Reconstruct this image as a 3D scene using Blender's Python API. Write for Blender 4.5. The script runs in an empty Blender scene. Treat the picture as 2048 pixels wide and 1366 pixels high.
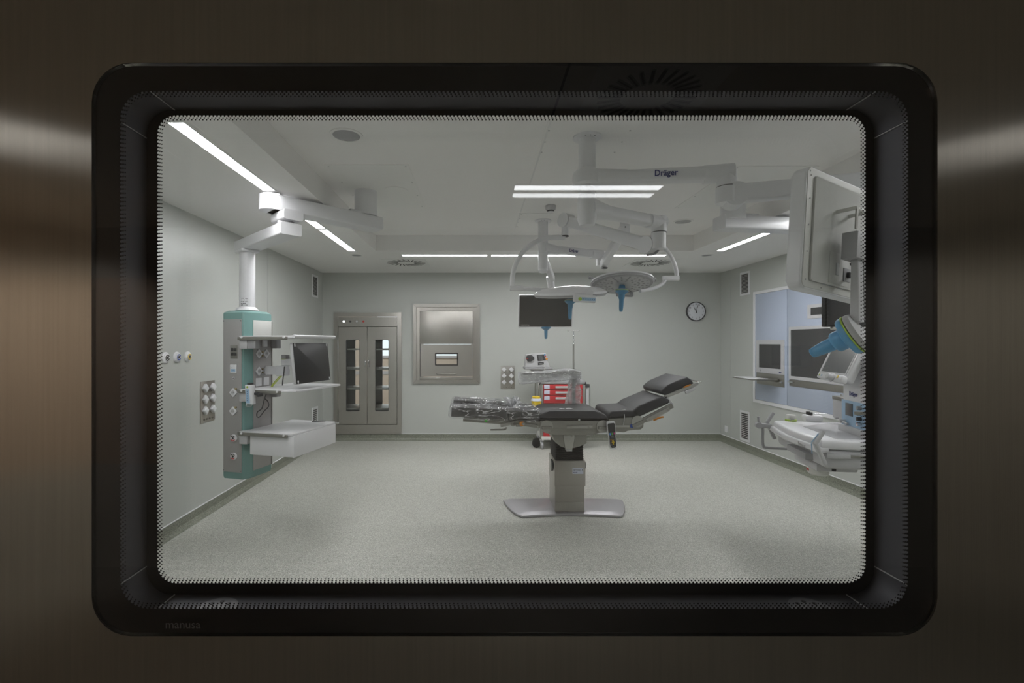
import bpy, bmesh, math, random
from mathutils import Vector, Matrix, noise

# ---------------------------------------------------------------- camera, world, exposure
sc = bpy.context.scene
EYE = 1.564                      # eye height; the lens looks straight down +Y at the far wall
F = 950.0                        # focal length in pixels of the 2048 x 1366 frame
PX, PY = 955.0, 685.0            # principal point (shifted lens)
cam_d = bpy.data.cameras.new('camera')
cam = bpy.data.objects.new('camera', cam_d)
sc.collection.objects.link(cam)
cam.location = (0, 0, EYE)
cam.rotation_euler = (math.pi / 2, 0, 0)
cam_d.sensor_fit = 'HORIZONTAL'
cam_d.sensor_width = 36.0
cam_d.lens = 36.0 * F / 2048.0
cam_d.shift_x = (1024 - PX) / 2048.0
cam_d.shift_y = (PY - 683) / 2048.0
cam_d.clip_start = 0.02
cam_d.clip_end = 60
sc.camera = cam

world = bpy.data.worlds.new('world')
sc.world = world
world.use_nodes = True
world.node_tree.nodes['Background'].inputs[0].default_value = (0.5, 0.52, 0.55, 1)
world.node_tree.nodes['Background'].inputs[1].default_value = 0.02

vs = sc.view_settings
vs.view_transform = 'Standard'
vs.look = 'None'
vs.gamma = 1.0
vs.use_curve_mapping = False
vs.exposure = 0.0
sc.cycles.max_bounces = 14
sc.cycles.transparent_max_bounces = 24
sc.cycles.transmission_bounces = 8
sc.cycles.glossy_bounces = 6
sc.cycles.diffuse_bounces = 5
sc.cycles.use_adaptive_sampling = False
sc.cycles.caustics_reflective = False
sc.cycles.caustics_refractive = False
sc.cycles.sample_clamp_indirect = 4.0

ROOM_LAMP = 58.0                 # radiance of the ceiling strips of the operating room
HALL_LAMP = 9.0                  # radiance of the corridor lamps behind the viewer

col = sc.collection
WM = {}                          # world matrix of every object built here

# ---------------------------------------------------------------- materials
def nodes_of(m):
    m.use_nodes = True
    nt = m.node_tree
    return nt, nt.nodes, nt.links

def mat(name, color, rough=0.5, metal=0.0, var=0.04, vscale=6.0, bump=0.0, bscale=200.0, coat=0.0,
        aniso=0.0, tangent=None, stretch=(1, 1, 1), emit=None, estr=0.0, spec=0.5):
    m = bpy.data.materials.new(name)
    nt, N, L = nodes_of(m)
    b = N['Principled BSDF']
    tc = N.new('ShaderNodeTexCoord')
    mp = N.new('ShaderNodeMapping')
    mp.inputs['Scale'].default_value = stretch
    L.new(tc.outputs['Object'], mp.inputs['Vector'])
    nz = N.new('ShaderNodeTexNoise')
    nz.inputs['Scale'].default_value = vscale
    nz.inputs['Detail'].default_value = 4
    L.new(mp.outputs[0], nz.inputs['Vector'])
    mr = N.new('ShaderNodeMapRange')
    mr.inputs['From Min'].default_value = 0.25
    mr.inputs['From Max'].default_value = 0.75
    mr.inputs['To Min'].default_value = 1 - var
    mr.inputs['To Max'].default_value = 1 + var
    L.new(nz.outputs['Fac'], mr.inputs['Value'])
    vm = N.new('ShaderNodeVectorMath')
    vm.operation = 'SCALE'
    vm.inputs[0].default_value = color[:3]
    L.new(mr.outputs[0], vm.inputs['Scale'])
    L.new(vm.outputs[0], b.inputs['Base Color'])
    b.inputs['Roughness'].default_value = rough
    b.inputs['Metallic'].default_value = metal
    b.inputs['Specular IOR Level'].default_value = spec
    b.inputs['Coat Weight'].default_value = coat
    if aniso:
        b.inputs['Anisotropic'].default_value = aniso
        if tangent:
            cx = N.new('ShaderNodeCombineXYZ')
            for i in range(3):
                cx.inputs[i].default_value = tangent[i]
            L.new(cx.outputs[0], b.inputs['Tangent'])
    if bump:
        n2 = N.new('ShaderNodeTexNoise')
        n2.inputs['Scale'].default_value = bscale
        n2.inputs['Detail'].default_value = 2
        L.new(mp.outputs[0], n2.inputs['Vector'])
        bp = N.new('ShaderNodeBump')
        bp.inputs['Strength'].default_value = bump
        bp.inputs['Distance'].default_value = 0.002
        L.new(n2.outputs['Fac'], bp.inputs['Height'])
        L.new(bp.outputs[0], b.inputs['Normal'])
    if emit:
        b.inputs['Emission Color'].default_value = (*emit, 1)
        b.inputs['Emission Strength'].default_value = estr
    return m

def emitter(name, color, strength):
    m = bpy.data.materials.new(name)
    nt, N, L = nodes_of(m)
    N.remove(N['Principled BSDF'])
    e = N.new('ShaderNodeEmission')
    e.inputs[0].default_value = (*color, 1)
    e.inputs[1].default_value = strength
    L.new(e.outputs[0], N['Material Output'].inputs[0])
    return m

def clear_glass(name, tint=(0.985, 0.985, 0.985), r0=0.045):
    """Flat float glass: clear with a reflection that grows toward grazing angles on each face."""
    m = bpy.data.materials.new(name)
    nt, N, L = nodes_of(m)
    N.remove(N['Principled BSDF'])
    g = N.new('ShaderNodeNewGeometry')
    d = N.new('ShaderNodeVectorMath'); d.operation = 'DOT_PRODUCT'
    L.new(g.outputs['Normal'], d.inputs[0]); L.new(g.outputs['Incoming'], d.inputs[1])
    a = N.new('ShaderNodeMath'); a.operation = 'ABSOLUTE'; L.new(d.outputs['Value'], a.inputs[0])
    s = N.new('ShaderNodeMath'); s.operation = 'SUBTRACT'; s.inputs[0].default_value = 1; L.new(a.outputs[0], s.inputs[1])
    p = N.new('ShaderNodeMath'); p.operation = 'POWER'; L.new(s.outputs[0], p.inputs[0]); p.inputs[1].default_value = 5
    q = N.new('ShaderNodeMath'); q.operation = 'MULTIPLY_ADD'
    L.new(p.outputs[0], q.inputs[0]); q.inputs[1].default_value = 1 - r0; q.inputs[2].default_value = r0
    t = N.new('ShaderNodeBsdfTransparent'); t.inputs[0].default_value = (*tint, 1)
    gl = N.new('ShaderNodeBsdfGlossy'); gl.inputs['Roughness'].default_value = 0.0
    gl.inputs[0].default_value = (1, 1, 1, 1)
    mx = N.new('ShaderNodeMixShader')
    L.new(q.outputs[0], mx.inputs[0]); L.new(t.outputs[0], mx.inputs[1]); L.new(gl.outputs[0], mx.inputs[2])
    L.new(mx.outputs[0], N['Material Output'].inputs[0])
    return m

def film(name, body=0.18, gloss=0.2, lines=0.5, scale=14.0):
    """Thin crinkled polythene: mostly clear, crease highlights painted in as white lines, sharp highlights on its folds."""
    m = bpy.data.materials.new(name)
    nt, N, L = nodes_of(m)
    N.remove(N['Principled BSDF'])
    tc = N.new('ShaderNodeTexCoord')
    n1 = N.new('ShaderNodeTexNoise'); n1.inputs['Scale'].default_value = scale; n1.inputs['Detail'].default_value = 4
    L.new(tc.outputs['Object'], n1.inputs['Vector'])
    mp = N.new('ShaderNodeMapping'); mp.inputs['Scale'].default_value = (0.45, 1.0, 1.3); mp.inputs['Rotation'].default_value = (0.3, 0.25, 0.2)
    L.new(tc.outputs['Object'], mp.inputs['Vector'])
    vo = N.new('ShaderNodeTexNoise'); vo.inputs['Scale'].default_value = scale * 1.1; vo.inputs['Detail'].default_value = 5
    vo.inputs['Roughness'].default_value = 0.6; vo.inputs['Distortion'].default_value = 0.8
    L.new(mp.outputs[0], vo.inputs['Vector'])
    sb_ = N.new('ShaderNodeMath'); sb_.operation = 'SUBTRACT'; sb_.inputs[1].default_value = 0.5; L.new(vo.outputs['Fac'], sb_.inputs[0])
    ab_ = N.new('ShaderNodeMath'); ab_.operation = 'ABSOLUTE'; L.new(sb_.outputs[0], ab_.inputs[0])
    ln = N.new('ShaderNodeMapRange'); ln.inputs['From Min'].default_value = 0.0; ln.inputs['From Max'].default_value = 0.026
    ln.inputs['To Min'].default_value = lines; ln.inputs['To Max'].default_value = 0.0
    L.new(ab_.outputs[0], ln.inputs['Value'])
    # painted crease highlights come and go
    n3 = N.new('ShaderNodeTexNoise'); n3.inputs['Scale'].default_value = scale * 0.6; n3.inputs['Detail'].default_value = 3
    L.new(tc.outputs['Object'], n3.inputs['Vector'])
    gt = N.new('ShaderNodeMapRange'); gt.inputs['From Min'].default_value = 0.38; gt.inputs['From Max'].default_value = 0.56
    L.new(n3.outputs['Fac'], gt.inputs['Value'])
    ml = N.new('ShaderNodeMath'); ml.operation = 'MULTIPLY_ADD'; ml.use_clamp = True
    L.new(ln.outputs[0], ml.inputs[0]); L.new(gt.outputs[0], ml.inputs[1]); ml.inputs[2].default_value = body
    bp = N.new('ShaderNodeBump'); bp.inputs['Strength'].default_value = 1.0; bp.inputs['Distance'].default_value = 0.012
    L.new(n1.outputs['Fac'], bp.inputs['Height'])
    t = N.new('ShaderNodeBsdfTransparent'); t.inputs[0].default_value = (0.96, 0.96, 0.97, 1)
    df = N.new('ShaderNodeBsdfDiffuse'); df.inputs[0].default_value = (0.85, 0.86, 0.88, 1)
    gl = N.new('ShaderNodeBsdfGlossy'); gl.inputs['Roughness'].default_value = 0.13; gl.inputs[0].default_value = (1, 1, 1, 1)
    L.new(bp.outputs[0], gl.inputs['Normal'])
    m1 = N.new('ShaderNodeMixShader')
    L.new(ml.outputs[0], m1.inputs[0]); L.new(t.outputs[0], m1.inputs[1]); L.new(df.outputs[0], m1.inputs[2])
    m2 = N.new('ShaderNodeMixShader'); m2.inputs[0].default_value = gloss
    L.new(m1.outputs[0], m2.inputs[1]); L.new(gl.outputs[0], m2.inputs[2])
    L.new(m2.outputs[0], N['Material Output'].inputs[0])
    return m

def speckled(name, base, light, dark, scale=260.0, rough=0.42):
    """Sheet vinyl with fine chips of lighter and darker colour."""
    m = bpy.data.materials.new(name)
    nt, N, L = nodes_of(m)
    b = N['Principled BSDF']
    tc = N.new('ShaderNodeTexCoord')
    v = N.new('ShaderNodeTexVoronoi'); v.inputs['Scale'].default_value = scale
    L.new(tc.outputs['Object'], v.inputs['Vector'])
    sx = N.new('ShaderNodeSeparateColor'); L.new(v.outputs['Color'], sx.inputs[0])
    r = N.new('ShaderNodeValToRGB')
    e = r.color_ramp.elements
    e[0].position = 0.0; e[0].color = (*dark, 1)
    e[1].position = 1.0; e[1].color = (*light, 1)
    for pos, c in ((0.22, dark), (0.30, base), (0.74, base), (0.82, light)):
        k = e.new(pos); k.color = (*c, 1)
    L.new(sx.outputs[0], r.inputs[0])
    n2 = N.new('ShaderNodeTexNoise'); n2.inputs['Scale'].default_value = 1.3; n2.inputs['Detail'].default_value = 3
    L.new(tc.outputs['Object'], n2.inputs['Vector'])
    mr = N.new('ShaderNodeMapRange'); mr.inputs['To Min'].default_value = 0.93; mr.inputs['To Max'].default_value = 1.07
    L.new(n2.outputs['Fac'], mr.inputs['Value'])
    vm = N.new('ShaderNodeVectorMath'); vm.operation = 'SCALE'
    L.new(r.outputs[0], vm.inputs[0]); L.new(mr.outputs[0], vm.inputs['Scale'])
    L.new(vm.outputs[0], b.inputs['Base Color'])
    b.inputs['Roughness'].default_value = rough
    bp = N.new('ShaderNodeBump'); bp.inputs['Strength'].default_value = 0.25; bp.inputs['Distance'].default_value = 0.001
    L.new(v.outputs['Distance'], bp.inputs['Height']); L.new(bp.outputs[0], b.inputs['Normal'])
    return m

M = {}
M['wall'] = mat('wall_paint', (0.495, 0.512, 0.487), 0.35, var=0.015, vscale=2, bump=0.05, bscale=90)
M['ceiling'] = mat('ceiling_paint', (0.90, 0.89, 0.875), 0.6, var=0.01, vscale=3, bump=0.05, bscale=60)
M['floor'] = speckled('floor_vinyl', (0.485, 0.487, 0.440), (0.74, 0.74, 0.69), (0.28, 0.285, 0.25))
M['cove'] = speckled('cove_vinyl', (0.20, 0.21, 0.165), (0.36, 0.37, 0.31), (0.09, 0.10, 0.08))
M['white'] = mat('white_enamel', (0.78, 0.78, 0.80), 0.28, var=0.01)
M['offwhite'] = mat('offwhite_plastic', (0.66, 0.66, 0.63), 0.4, var=0.01)
M['plate'] = mat('white_cover_sheet', (0.86, 0.86, 0.84), 0.32, var=0.01)
M['case_matt'] = mat('matt_white_case', (0.62, 0.62, 0.60), 0.7, var=0.01, spec=0.2)
M['grey'] = mat('grey_plastic', (0.36, 0.36, 0.37), 0.4, var=0.02)
M['lightgrey'] = mat('light_grey_plastic', (0.52, 0.52, 0.53), 0.4, var=0.02)
M['dark'] = mat('dark_plastic', (0.035, 0.036, 0.04), 0.4, var=0.05)
M['black'] = mat('black_rubber', (0.012, 0.012, 0.013), 0.55, var=0.05)
M['screen'] = mat('dark_screen_glass', (0.018, 0.019, 0.021), 0.12, var=0.05, spec=0.6)
M['screen_soft'] = mat('anti_glare_screen', (0.022, 0.023, 0.026), 0.38, var=0.05, spec=0.4)
M['screen_mid'] = mat('grey_screen', (0.05, 0.05, 0.052), 0.25, var=0.03)
M['screen_lit'] = mat('pale_grey_screen', (0.11, 0.115, 0.12), 0.25, var=0.03)
M['steel'] = mat('brushed_steel', (0.42, 0.405, 0.375), 0.36, 1.0, var=0.06, vscale=8, stretch=(30, 30, 1), aniso=0.5, tangent=(0, 0, 1), bump=0.02, bscale=40)
M['steel_v'] = mat('steel_sheet', (0.44, 0.42, 0.39), 0.32, 1.0, var=0.05, vscale=8, stretch=(40, 40, 1), aniso=0.6, tangent=(0, 0, 1), bump=0.02, bscale=30)
M['satin'] = mat('satin_metal', (0.33, 0.325, 0.30), 0.42, 0.85, var=0.03)
M['satin_light'] = mat('light_satin_metal', (0.46, 0.455, 0.43), 0.38, 0.85, var=0.03)
M['disc_grey'] = mat('breather_grey', (0.14, 0.14, 0.155), 0.5, var=0.03)
M['chrome'] = mat('chrome', (0.75, 0.75, 0.76), 0.12, 1.0, var=0.02)
M['door_steel'] = mat('door_brushed_steel', (0.60, 0.58, 0.53), 0.20, 1.0, var=0.05, vscale=5, stretch=(60, 60, 1), aniso=0.96, tangent=(1, 0, 0), bump=0.03, bscale=12)
M['alu'] = mat('spacer_grey', (0.075, 0.075, 0.088), 0.6, 0.2, var=0.03)
M['frit'] = mat('black_printed_border', (0.004, 0.004, 0.006), 0.35, var=0.05)
M['glass'] = clear_glass('door_glass')
M['glass_thin'] = clear_glass('cabinet_glass', (0.93, 0.95, 0.95), 0.04)
M['teal'] = mat('teal_enamel', (0.175, 0.32, 0.30), 0.35, var=0.02)
M['panel_grey'] = mat('pendant_side_panel', (0.40, 0.39, 0.385), 0.4, 0.35, var=0.02, vscale=3)
M['pad'] = mat('black_upholstery', (0.018, 0.018, 0.021), 0.5, var=0.05, bump=0.1, bscale=400)
M['pad_top'] = mat('charcoal_upholstery', (0.03, 0.03, 0.034), 0.5, var=0.05, bump=0.1, bscale=400)
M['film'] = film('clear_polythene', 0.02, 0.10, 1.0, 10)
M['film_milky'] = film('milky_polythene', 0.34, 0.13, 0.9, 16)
M['red'] = mat('red_enamel', (0.50, 0.022, 0.03), 0.35, var=0.04)
M['yellow'] = mat('yellow_plastic', (0.80, 0.56, 0.02), 0.4, var=0.03)
M['blue'] = mat('blue_silicone', (0.11, 0.36, 0.62), 0.38, var=0.03)
M['blue_dark'] = mat('dark_blue_silicone', (0.08, 0.25, 0.42), 0.38, var=0.03)
M['blue_panel'] = mat('pale_blue_glass', (0.46, 0.52, 0.64), 0.15, var=0.01, spec=0.6)
M['blue_label'] = mat('pale_blue_label', (0.35, 0.52, 0.70), 0.4, var=0.02)
M['lime'] = mat('lime_green', (0.40, 0.58, 0.06), 0.4, var=0.02)
M['green'] = mat('green_sticker', (0.06, 0.50, 0.04), 0.4, var=0.02)
M['orange'] = mat('orange_plastic', (0.65, 0.25, 0.03), 0.4, var=0.03)
M['navy'] = mat('navy_print', (0.015, 0.025, 0.16), 0.5, var=0.02)
M['royal'] = mat('blue_sticker', (0.02, 0.08, 0.40), 0.4, var=0.02)
M['paper'] = mat('white_paper', (0.80, 0.80, 0.82), 0.7, var=0.02)
M['label_paper'] = mat('pale_label', (0.62, 0.66, 0.78), 0.6, var=0.02)
M['print'] = mat('grey_print', (0.10, 0.10, 0.11), 0.6, var=0.02)
M['logo_grey'] = mat('grey_logo', (0.22, 0.22, 0.22), 0.5, var=0.02)
M['logo_white'] = mat('white_print', (0.75, 0.75, 0.75), 0.5, var=0.02)
M['brass'] = mat('brass_terminal', (0.55, 0.45, 0.25), 0.3, 1.0, var=0.03)
M['redprint'] = mat('red_print', (0.55, 0.03, 0.03), 0.5, var=0.02)
M['yellowgreen'] = mat('yellow_green_cable', (0.45, 0.55, 0.05), 0.4, var=0.02)
M['beige'] = mat('beige_wall_paint', (0.62, 0.53, 0.43), 0.5, var=0.02)
M['brown'] = mat('warm_wall_cladding', (0.68, 0.56, 0.46), 0.5, var=0.06, vscale=3)
M['hall_grey'] = mat('hall_wall_paint', (0.60, 0.575, 0.53), 0.6, var=0.03)
M['hall_ceiling'] = mat('hall_ceiling_tiles', (0.75, 0.71, 0.64), 0.7, var=0.02)
M['hall_floor'] = mat('hall_floor_vinyl', (0.36, 0.34, 0.31), 0.5, var=0.05)
M['lamp'] = emitter('led_diffuser', (0.985, 0.99, 1.0), ROOM_LAMP)
M['hall_lamp'] = emitter('hall_led_diffuser', (0.96, 0.98, 1.0), HALL_LAMP)
M['hall_lamp_side'] = emitter('hall_side_led_diffuser', (1.0, 0.97, 0.93), HALL_LAMP * 0.5)
M['hall_lamp_far'] = emitter('hall_far_led_diffuser', (1.0, 0.96, 0.92), HALL_LAMP * 0.62)
M['daylight'] = emitter('daylight_window', (0.85, 0.95, 1.0), 1.6)
M['indicator'] = emitter('lit_indicator', (0.9, 0.95, 1.0), 3.0)
M['tip'] = mat('led_lens', (0.33, 0.33, 0.34), 0.2, var=0.05)

# ---------------------------------------------------------------- mesh builder
def V(*a):
    return Vector(a)

def at(px, py, Y):
    """World point that stands at depth Y on the sight line through a pixel of the photograph."""
    return Vector(((px - PX) / F * Y, Y, EYE - (py - PY) / F * Y))

AX = (V(1, 0, 0), V(0, 1, 0), V(0, 0, 1))

def frame_of(n):
    n = n.normalized()
    a = V(0, 0, 1) if abs(n.z) < 0.9 else V(1, 0, 0)
    u = a.cross(n).normalized()
    return u, n.cross(u), n

def rr2(w, h, r, n=5):
    """Rounded rectangle, counter-clockwise, centred on the origin."""
    r = min(r, w / 2 - 1e-5, h / 2 - 1e-5)
    out = []
    for cx, cy, a0 in ((w / 2 - r, h / 2 - r, 0), (-w / 2 + r, h / 2 - r, 90), (-w / 2 + r, -h / 2 + r, 180), (w / 2 - r, -h / 2 + r, 270)):
        for i in range(n + 1):
            a = math.radians(a0 + 90 * i / n)
            out.append((cx + r * math.cos(a), cy + r * math.sin(a)))
    return out

class MB:
    def __init__(s):
        s.bm = bmesh.new()

    def box(s, lo, hi, r=0.0, seg=2):
        c = (Vector(lo) + Vector(hi)) / 2
        d = Vector(hi) - Vector(lo)
        return s.obox(c, AX, d, r, seg)

    def obox(s, c, axes, size, r=0.0, seg=2):
        u, v, w = (Vector(a).normalized() for a in axes)
        hx, hy, hz = (x / 2 for x in size)
        vs_ = []
        for sx in (-1, 1):
            for sy in (-1, 1):
                for sz in (-1, 1):
                    vs_.append(s.bm.verts.new(Vector(c) + u * hx * sx + v * hy * sy + w * hz * sz))
        fs = []
        for q in ((0, 1, 3, 2), (4, 6, 7, 5), (0, 4, 5, 1), (2, 3, 7, 6), (0, 2, 6, 4), (1, 5, 7, 3)):
            fs.append(s.bm.faces.new([vs_[i] for i in q]))
        if r > 0:
            es = list({e for f in fs for e in f.edges})
            bmesh.ops.bevel(s.bm, geom=es, offset=min(r, min(size) * 0.49), segments=seg, profile=0.5, affect='EDGES')
        return s

    def loft(s, secs, cap=True):
        rings = [[s.bm.verts.new(p) for p in sec] for sec in secs]
        n = len(rings[0])
        for a, b in zip(rings, rings[1:]):
            for i in range(n):
                s.bm.faces.new((a[i], a[(i + 1) % n], b[(i + 1) % n], b[i]))
        if cap:
            s.bm.faces.new(list(reversed(rings[0])))
            s.bm.faces.new(rings[-1])
        return s

    def beam(s, p0, p1, s0, s1=None, r=0.01, up=(0, 0, 1), ends=0.0, n=4):
        """Straight bar of rounded-rectangle section (width, height), tapering from s0 to s1."""
        p0, p1 = Vector(p0), Vector(p1)
        s1 = s1 or s0
        d = (p1 - p0).normalized()
        side = d.cross(Vector(up)).normalized()
        upv = side.cross(d).normalized()
        L_ = (p1 - p0).length
        stops = [(0, 1 - ends), (ends * 0.3, 1 - ends * 0.3), (ends, 1)] if ends else [(0, 1)]
        ts = []
        if ends:
            e = min(0.03, L_ * 0.2)
            ts = [(0, .72), (e * .3, .9), (e, 1), (L_ - e, 1), (L_ - e * .3, .9), (L_, .72)]
        else:
            ts = [(0, 1), (L_, 1)]
        secs = []
        for t, k in ts:
            f = t / L_
            w = (s0[0] * (1 - f) + s1[0] * f) * k
            h = (s0[1] * (1 - f) + s1[1] * f) * k
            c = p0 + d * t
            secs.append([c + side * x + upv * y for x, y in rr2(w, h, r, n)])
        return s.loft(secs)

    def cyl(s, p0, p1, r0, r1=None, n=24, cap=True):
        p0, p1 = Vector(p0), Vector(p1)
        r1 = r0 if r1 is None else r1
        u, v, w = frame_of(p1 - p0)
        secs = [[c + u * r * math.cos(2 * math.pi * i / n) + v * r * math.sin(2 * math.pi * i / n) for i in range(n)] for c, r in ((p0, r0), (p1, r1))]
        return s.loft(secs, cap)

    def lathe(s, o, axis, prof, n=32):
        """prof: (radius, height along axis) from one end to the other."""
        o = Vector(o)
        u, v, w = frame_of(Vector(axis))
        secs = [[o + w * h + u * max(r, 1e-4) * math.cos(2 * math.pi * i / n) + v * max(r, 1e-4) * math.sin(2 * math.pi * i / n) for i in range(n)] for r, h in prof]
        return s.loft(secs)

    def tube(s, pts, r, n=10, smooth=True, samples=6):
        pts = [Vector(p) for p in pts]
        if smooth and len(pts) > 2:
            P_ = [pts[0] * 2 - pts[1]] + pts + [pts[-1] * 2 - pts[-2]]
            out = []
            for i in range(1, len(P_) - 2):
                for k in range(samples):
                    t = k / samples
                    a, b, c, d = P_[i - 1:i + 3]
                    out.append(0.5 * ((2 * b) + (-a + c) * t + (2 * a - 5 * b + 4 * c - d) * t * t + (-a + 3 * b - 3 * c + d) * t ** 3))
            out.append(pts[-1])
            pts = out
        rs = r if callable(r) else (lambda t: r)
        secs = []
        u = None
        for i, p in enumerate(pts):
            d = (pts[min(i + 1, len(pts) - 1)] - pts[max(i - 1, 0)]).normalized()
            if u is None:
                u = frame_of(d)[0]
            u = (u - d * u.dot(d)).normalized()
            v = d.cross(u)
            rad = rs(i / (len(pts) - 1))
            secs.append([p + u * rad * math.cos(2 * math.pi * k / n) + v * rad * math.sin(2 * math.pi * k / n) for k in range(n)])
        return s.loft(secs)

    def prism(s, poly, o, U, W, N_, t, bevel=0.0, seg=2):
        """Polygon (in U,W about o) pushed out along N_ by t."""
        o, U, W, N_ = Vector(o), Vector(U).normalized(), Vector(W).normalized(), Vector(N_).normalized()
        a = [s.bm.verts.new(o + U * x + W * y) for x, y in poly]
        b = [s.bm.verts.new(o + U * x + W * y + N_ * t) for x, y in poly]
        n = len(poly)
        fs = [s.bm.faces.new(list(reversed(a))), s.bm.faces.new(b)]
        for i in range(n):
            fs.append(s.bm.faces.new((a[i], a[(i + 1) % n], b[(i + 1) % n], b[i])))
        if bevel:
            es = list({e for f in fs[:2] for e in f.edges})
            bmesh.ops.bevel(s.bm, geom=es, offset=bevel, segments=seg, profile=0.5, affect='EDGES')
        return s

    def ring(s, outer, inner, o, U, W, N_, t):
        """Flat frame between two loops of equal count, thickness t along N_."""
        o, U, W, N_ = Vector(o), Vector(U).normalized(), Vector(W).normalized(), Vector(N_).normalized()
        def mk(loop, k):
            return [s.bm.verts.new(o + U * x + W * y + N_ * k) for x, y in loop]
        a0, b0, a1, b1 = mk(outer, 0), mk(inner, 0), mk(outer, t), mk(inner, t)
        n = len(outer)
        for i in range(n):
            j = (i + 1) % n
            s.bm.faces.new((a0[i], b0[i], b0[j], a0[j]))
            s.bm.faces.new((a1[i], a1[j], b1[j], b1[i]))
            s.bm.faces.new((a0[i], a0[j], a1[j], a1[i]))
            s.bm.faces.new((b0[i], b1[i], b1[j], b0[j]))
        return s

    def disc(s, o, N_, r, t=0.001, n=20):
        return s.cyl(Vector(o), Vector(o) + Vector(N_).normalized() * t, r, r, n)

    def sphere(s, c, r, n=16, scale=(1, 1, 1)):
        g = bmesh.ops.create_uvsphere(s.bm, u_segments=n, v_segments=n // 2, radius=r)
        bmesh.ops.scale(s.bm, vec=scale, verts=g['verts'])
        bmesh.ops.translate(s.bm, vec=Vector(c), verts=g['verts'])
        return s

    def build(s, name, material, parent=None, smooth=True, angle=38):
        me = bpy.data.meshes.new(name)
        bmesh.ops.recalc_face_normals(s.bm, faces=s.bm.faces)
        s.bm.to_mesh(me)
        s.bm.free()
        me.materials.append(M[material] if isinstance(material, str) else material)
        if smooth:
            for p in me.polygons:
                p.use_smooth = True
            me.set_sharp_from_angle(angle=math.radians(angle))
        ob = bpy.data.objects.new(name, me)
        col.objects.link(ob)
        if parent is not None:
            W_ = WM[parent.name]
            me.transform(W_.inverted())
            ob.parent = parent
            WM[ob.name] = W_.copy()
        else:
            WM[ob.name] = Matrix.Identity(4)
        return ob

def tag(o, label=None, cat=None, group=None, kind=None):
    if label: o['label'] = label
    if cat: o['category'] = cat
    if group: o['group'] = group
    if kind: o['kind'] = kind
    return o

def empty(name, loc, label=None, cat=None, group=None, kind=None):
    o = bpy.data.objects.new(name, None)
    o.empty_display_size = 0.05
    o.location = loc
    col.objects.link(o)
    WM[o.name] = Matrix.Translation(Vector(loc))
    return tag(o, label, cat, group, kind)

def rebase(o):
    """Give a one-mesh thing its origin at the middle of its own bounds' underside."""
    me = o.data
    xs = [v.co for v in me.vertices]
    c = Vector(((min(v.x for v in xs) + max(v.x for v in xs)) / 2, (min(v.y for v in xs) + max(v.y for v in xs)) / 2, min(v.z for v in xs)))
    me.transform(Matrix.Translation(-c))
    o.location = c
    WM[o.name] = Matrix.Translation(c)
    return o

def children_of(o):
    return [c for c in o.children]

def copy_thing(o, loc, label=None, cat=None, rotz=None):
    c = o.copy()
    col.objects.link(c)
    c.location = loc
    if rotz is not None:
        c.rotation_euler = (0, 0, rotz)
    if label: c['label'] = label
    if cat: c['category'] = cat
    for ch in children_of(o):
        k = ch.copy(); col.objects.link(k); k.parent = c
        for g in children_of(ch):
            q = g.copy(); col.objects.link(q); q.parent = k
    return c

def text(body, size, o, U, W, material, parent, name='lettering', ext=0.0006, align='LEFT', offset=0.0, sx=1.0):
    """Raised lettering: U reads left to right, W is up."""
    cu = bpy.data.curves.new(name, 'FONT')
    cu.body = body
    cu.size = size
    cu.extrude = ext
    cu.align_x = align
    cu.offset = offset
    cu.resolution_u = 3
    tmp = bpy.data.objects.new('tmp_text', cu)
    col.objects.link(tmp)
    bpy.context.view_layer.update()
    me = bpy.data.meshes.new_from_object(tmp.evaluated_get(bpy.context.evaluated_depsgraph_get()))
    bpy.data.objects.remove(tmp)
    U, W = Vector(U).normalized(), Vector(W).normalized()
    W = (W - U * W.dot(U)).normalized()
    Nn = U.cross(W)
    R = Matrix(((U.x * sx, W.x, Nn.x, o[0]), (U.y * sx, W.y, Nn.y, o[1]), (U.z * sx, W.z, Nn.z, o[2]), (0, 0, 0, 1)))
    me.transform(R)
    me.name = name
    me.materials.clear()
    me.materials.append(M[material])
    ob = bpy.data.objects.new(name, me)
    col.objects.link(ob)
    if parent is not None:
        me.transform(WM[parent.name].inverted())
        ob.parent = parent
        WM[ob.name] = WM[parent.name].copy()
    return ob
# ================================================================ the operating room shell
XL, XR, YF, YB = -2.48, 3.888, 0.64, 7.60      # walls
ZL, ZH = 2.68, 2.872                           # perimeter ceiling, raised middle
RX0, RX1, RY0, RY1 = -1.241, 2.63, 1.55, 5.787 # raised middle

def struct(mb, name, m, parent=None):
    o = mb.build(name, m, parent, smooth=False)
    if parent is None:
        o['kind'] = 'structure'
    return o

m = MB(); m.box((XL - .1, YF - .05, -.05), (XR + .1, YB + .02, 0)); struct(m, 'floor', 'floor')

def wall_with_holes(name, matname, x0, x1, z0, z1, y0, y1, holes):
    mb = MB()
    x = x0
    for hx0, hx1, hz0, hz1 in sorted(holes):
        mb.box((x, y0, z0), (hx0, y1, z1))
        if hz0 > z0: mb.box((hx0, y0, z0), (hx1, y1, hz0))
        if hz1 < z1: mb.box((hx0, y0, hz1), (hx1, y1, z1))
        x = hx1
    mb.box((x, y0, z0), (x1, y1, z1))
    bmesh.ops.remove_doubles(mb.bm, verts=mb.bm.verts, dist=1e-5)
    return struct(mb, name, matname)

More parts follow.
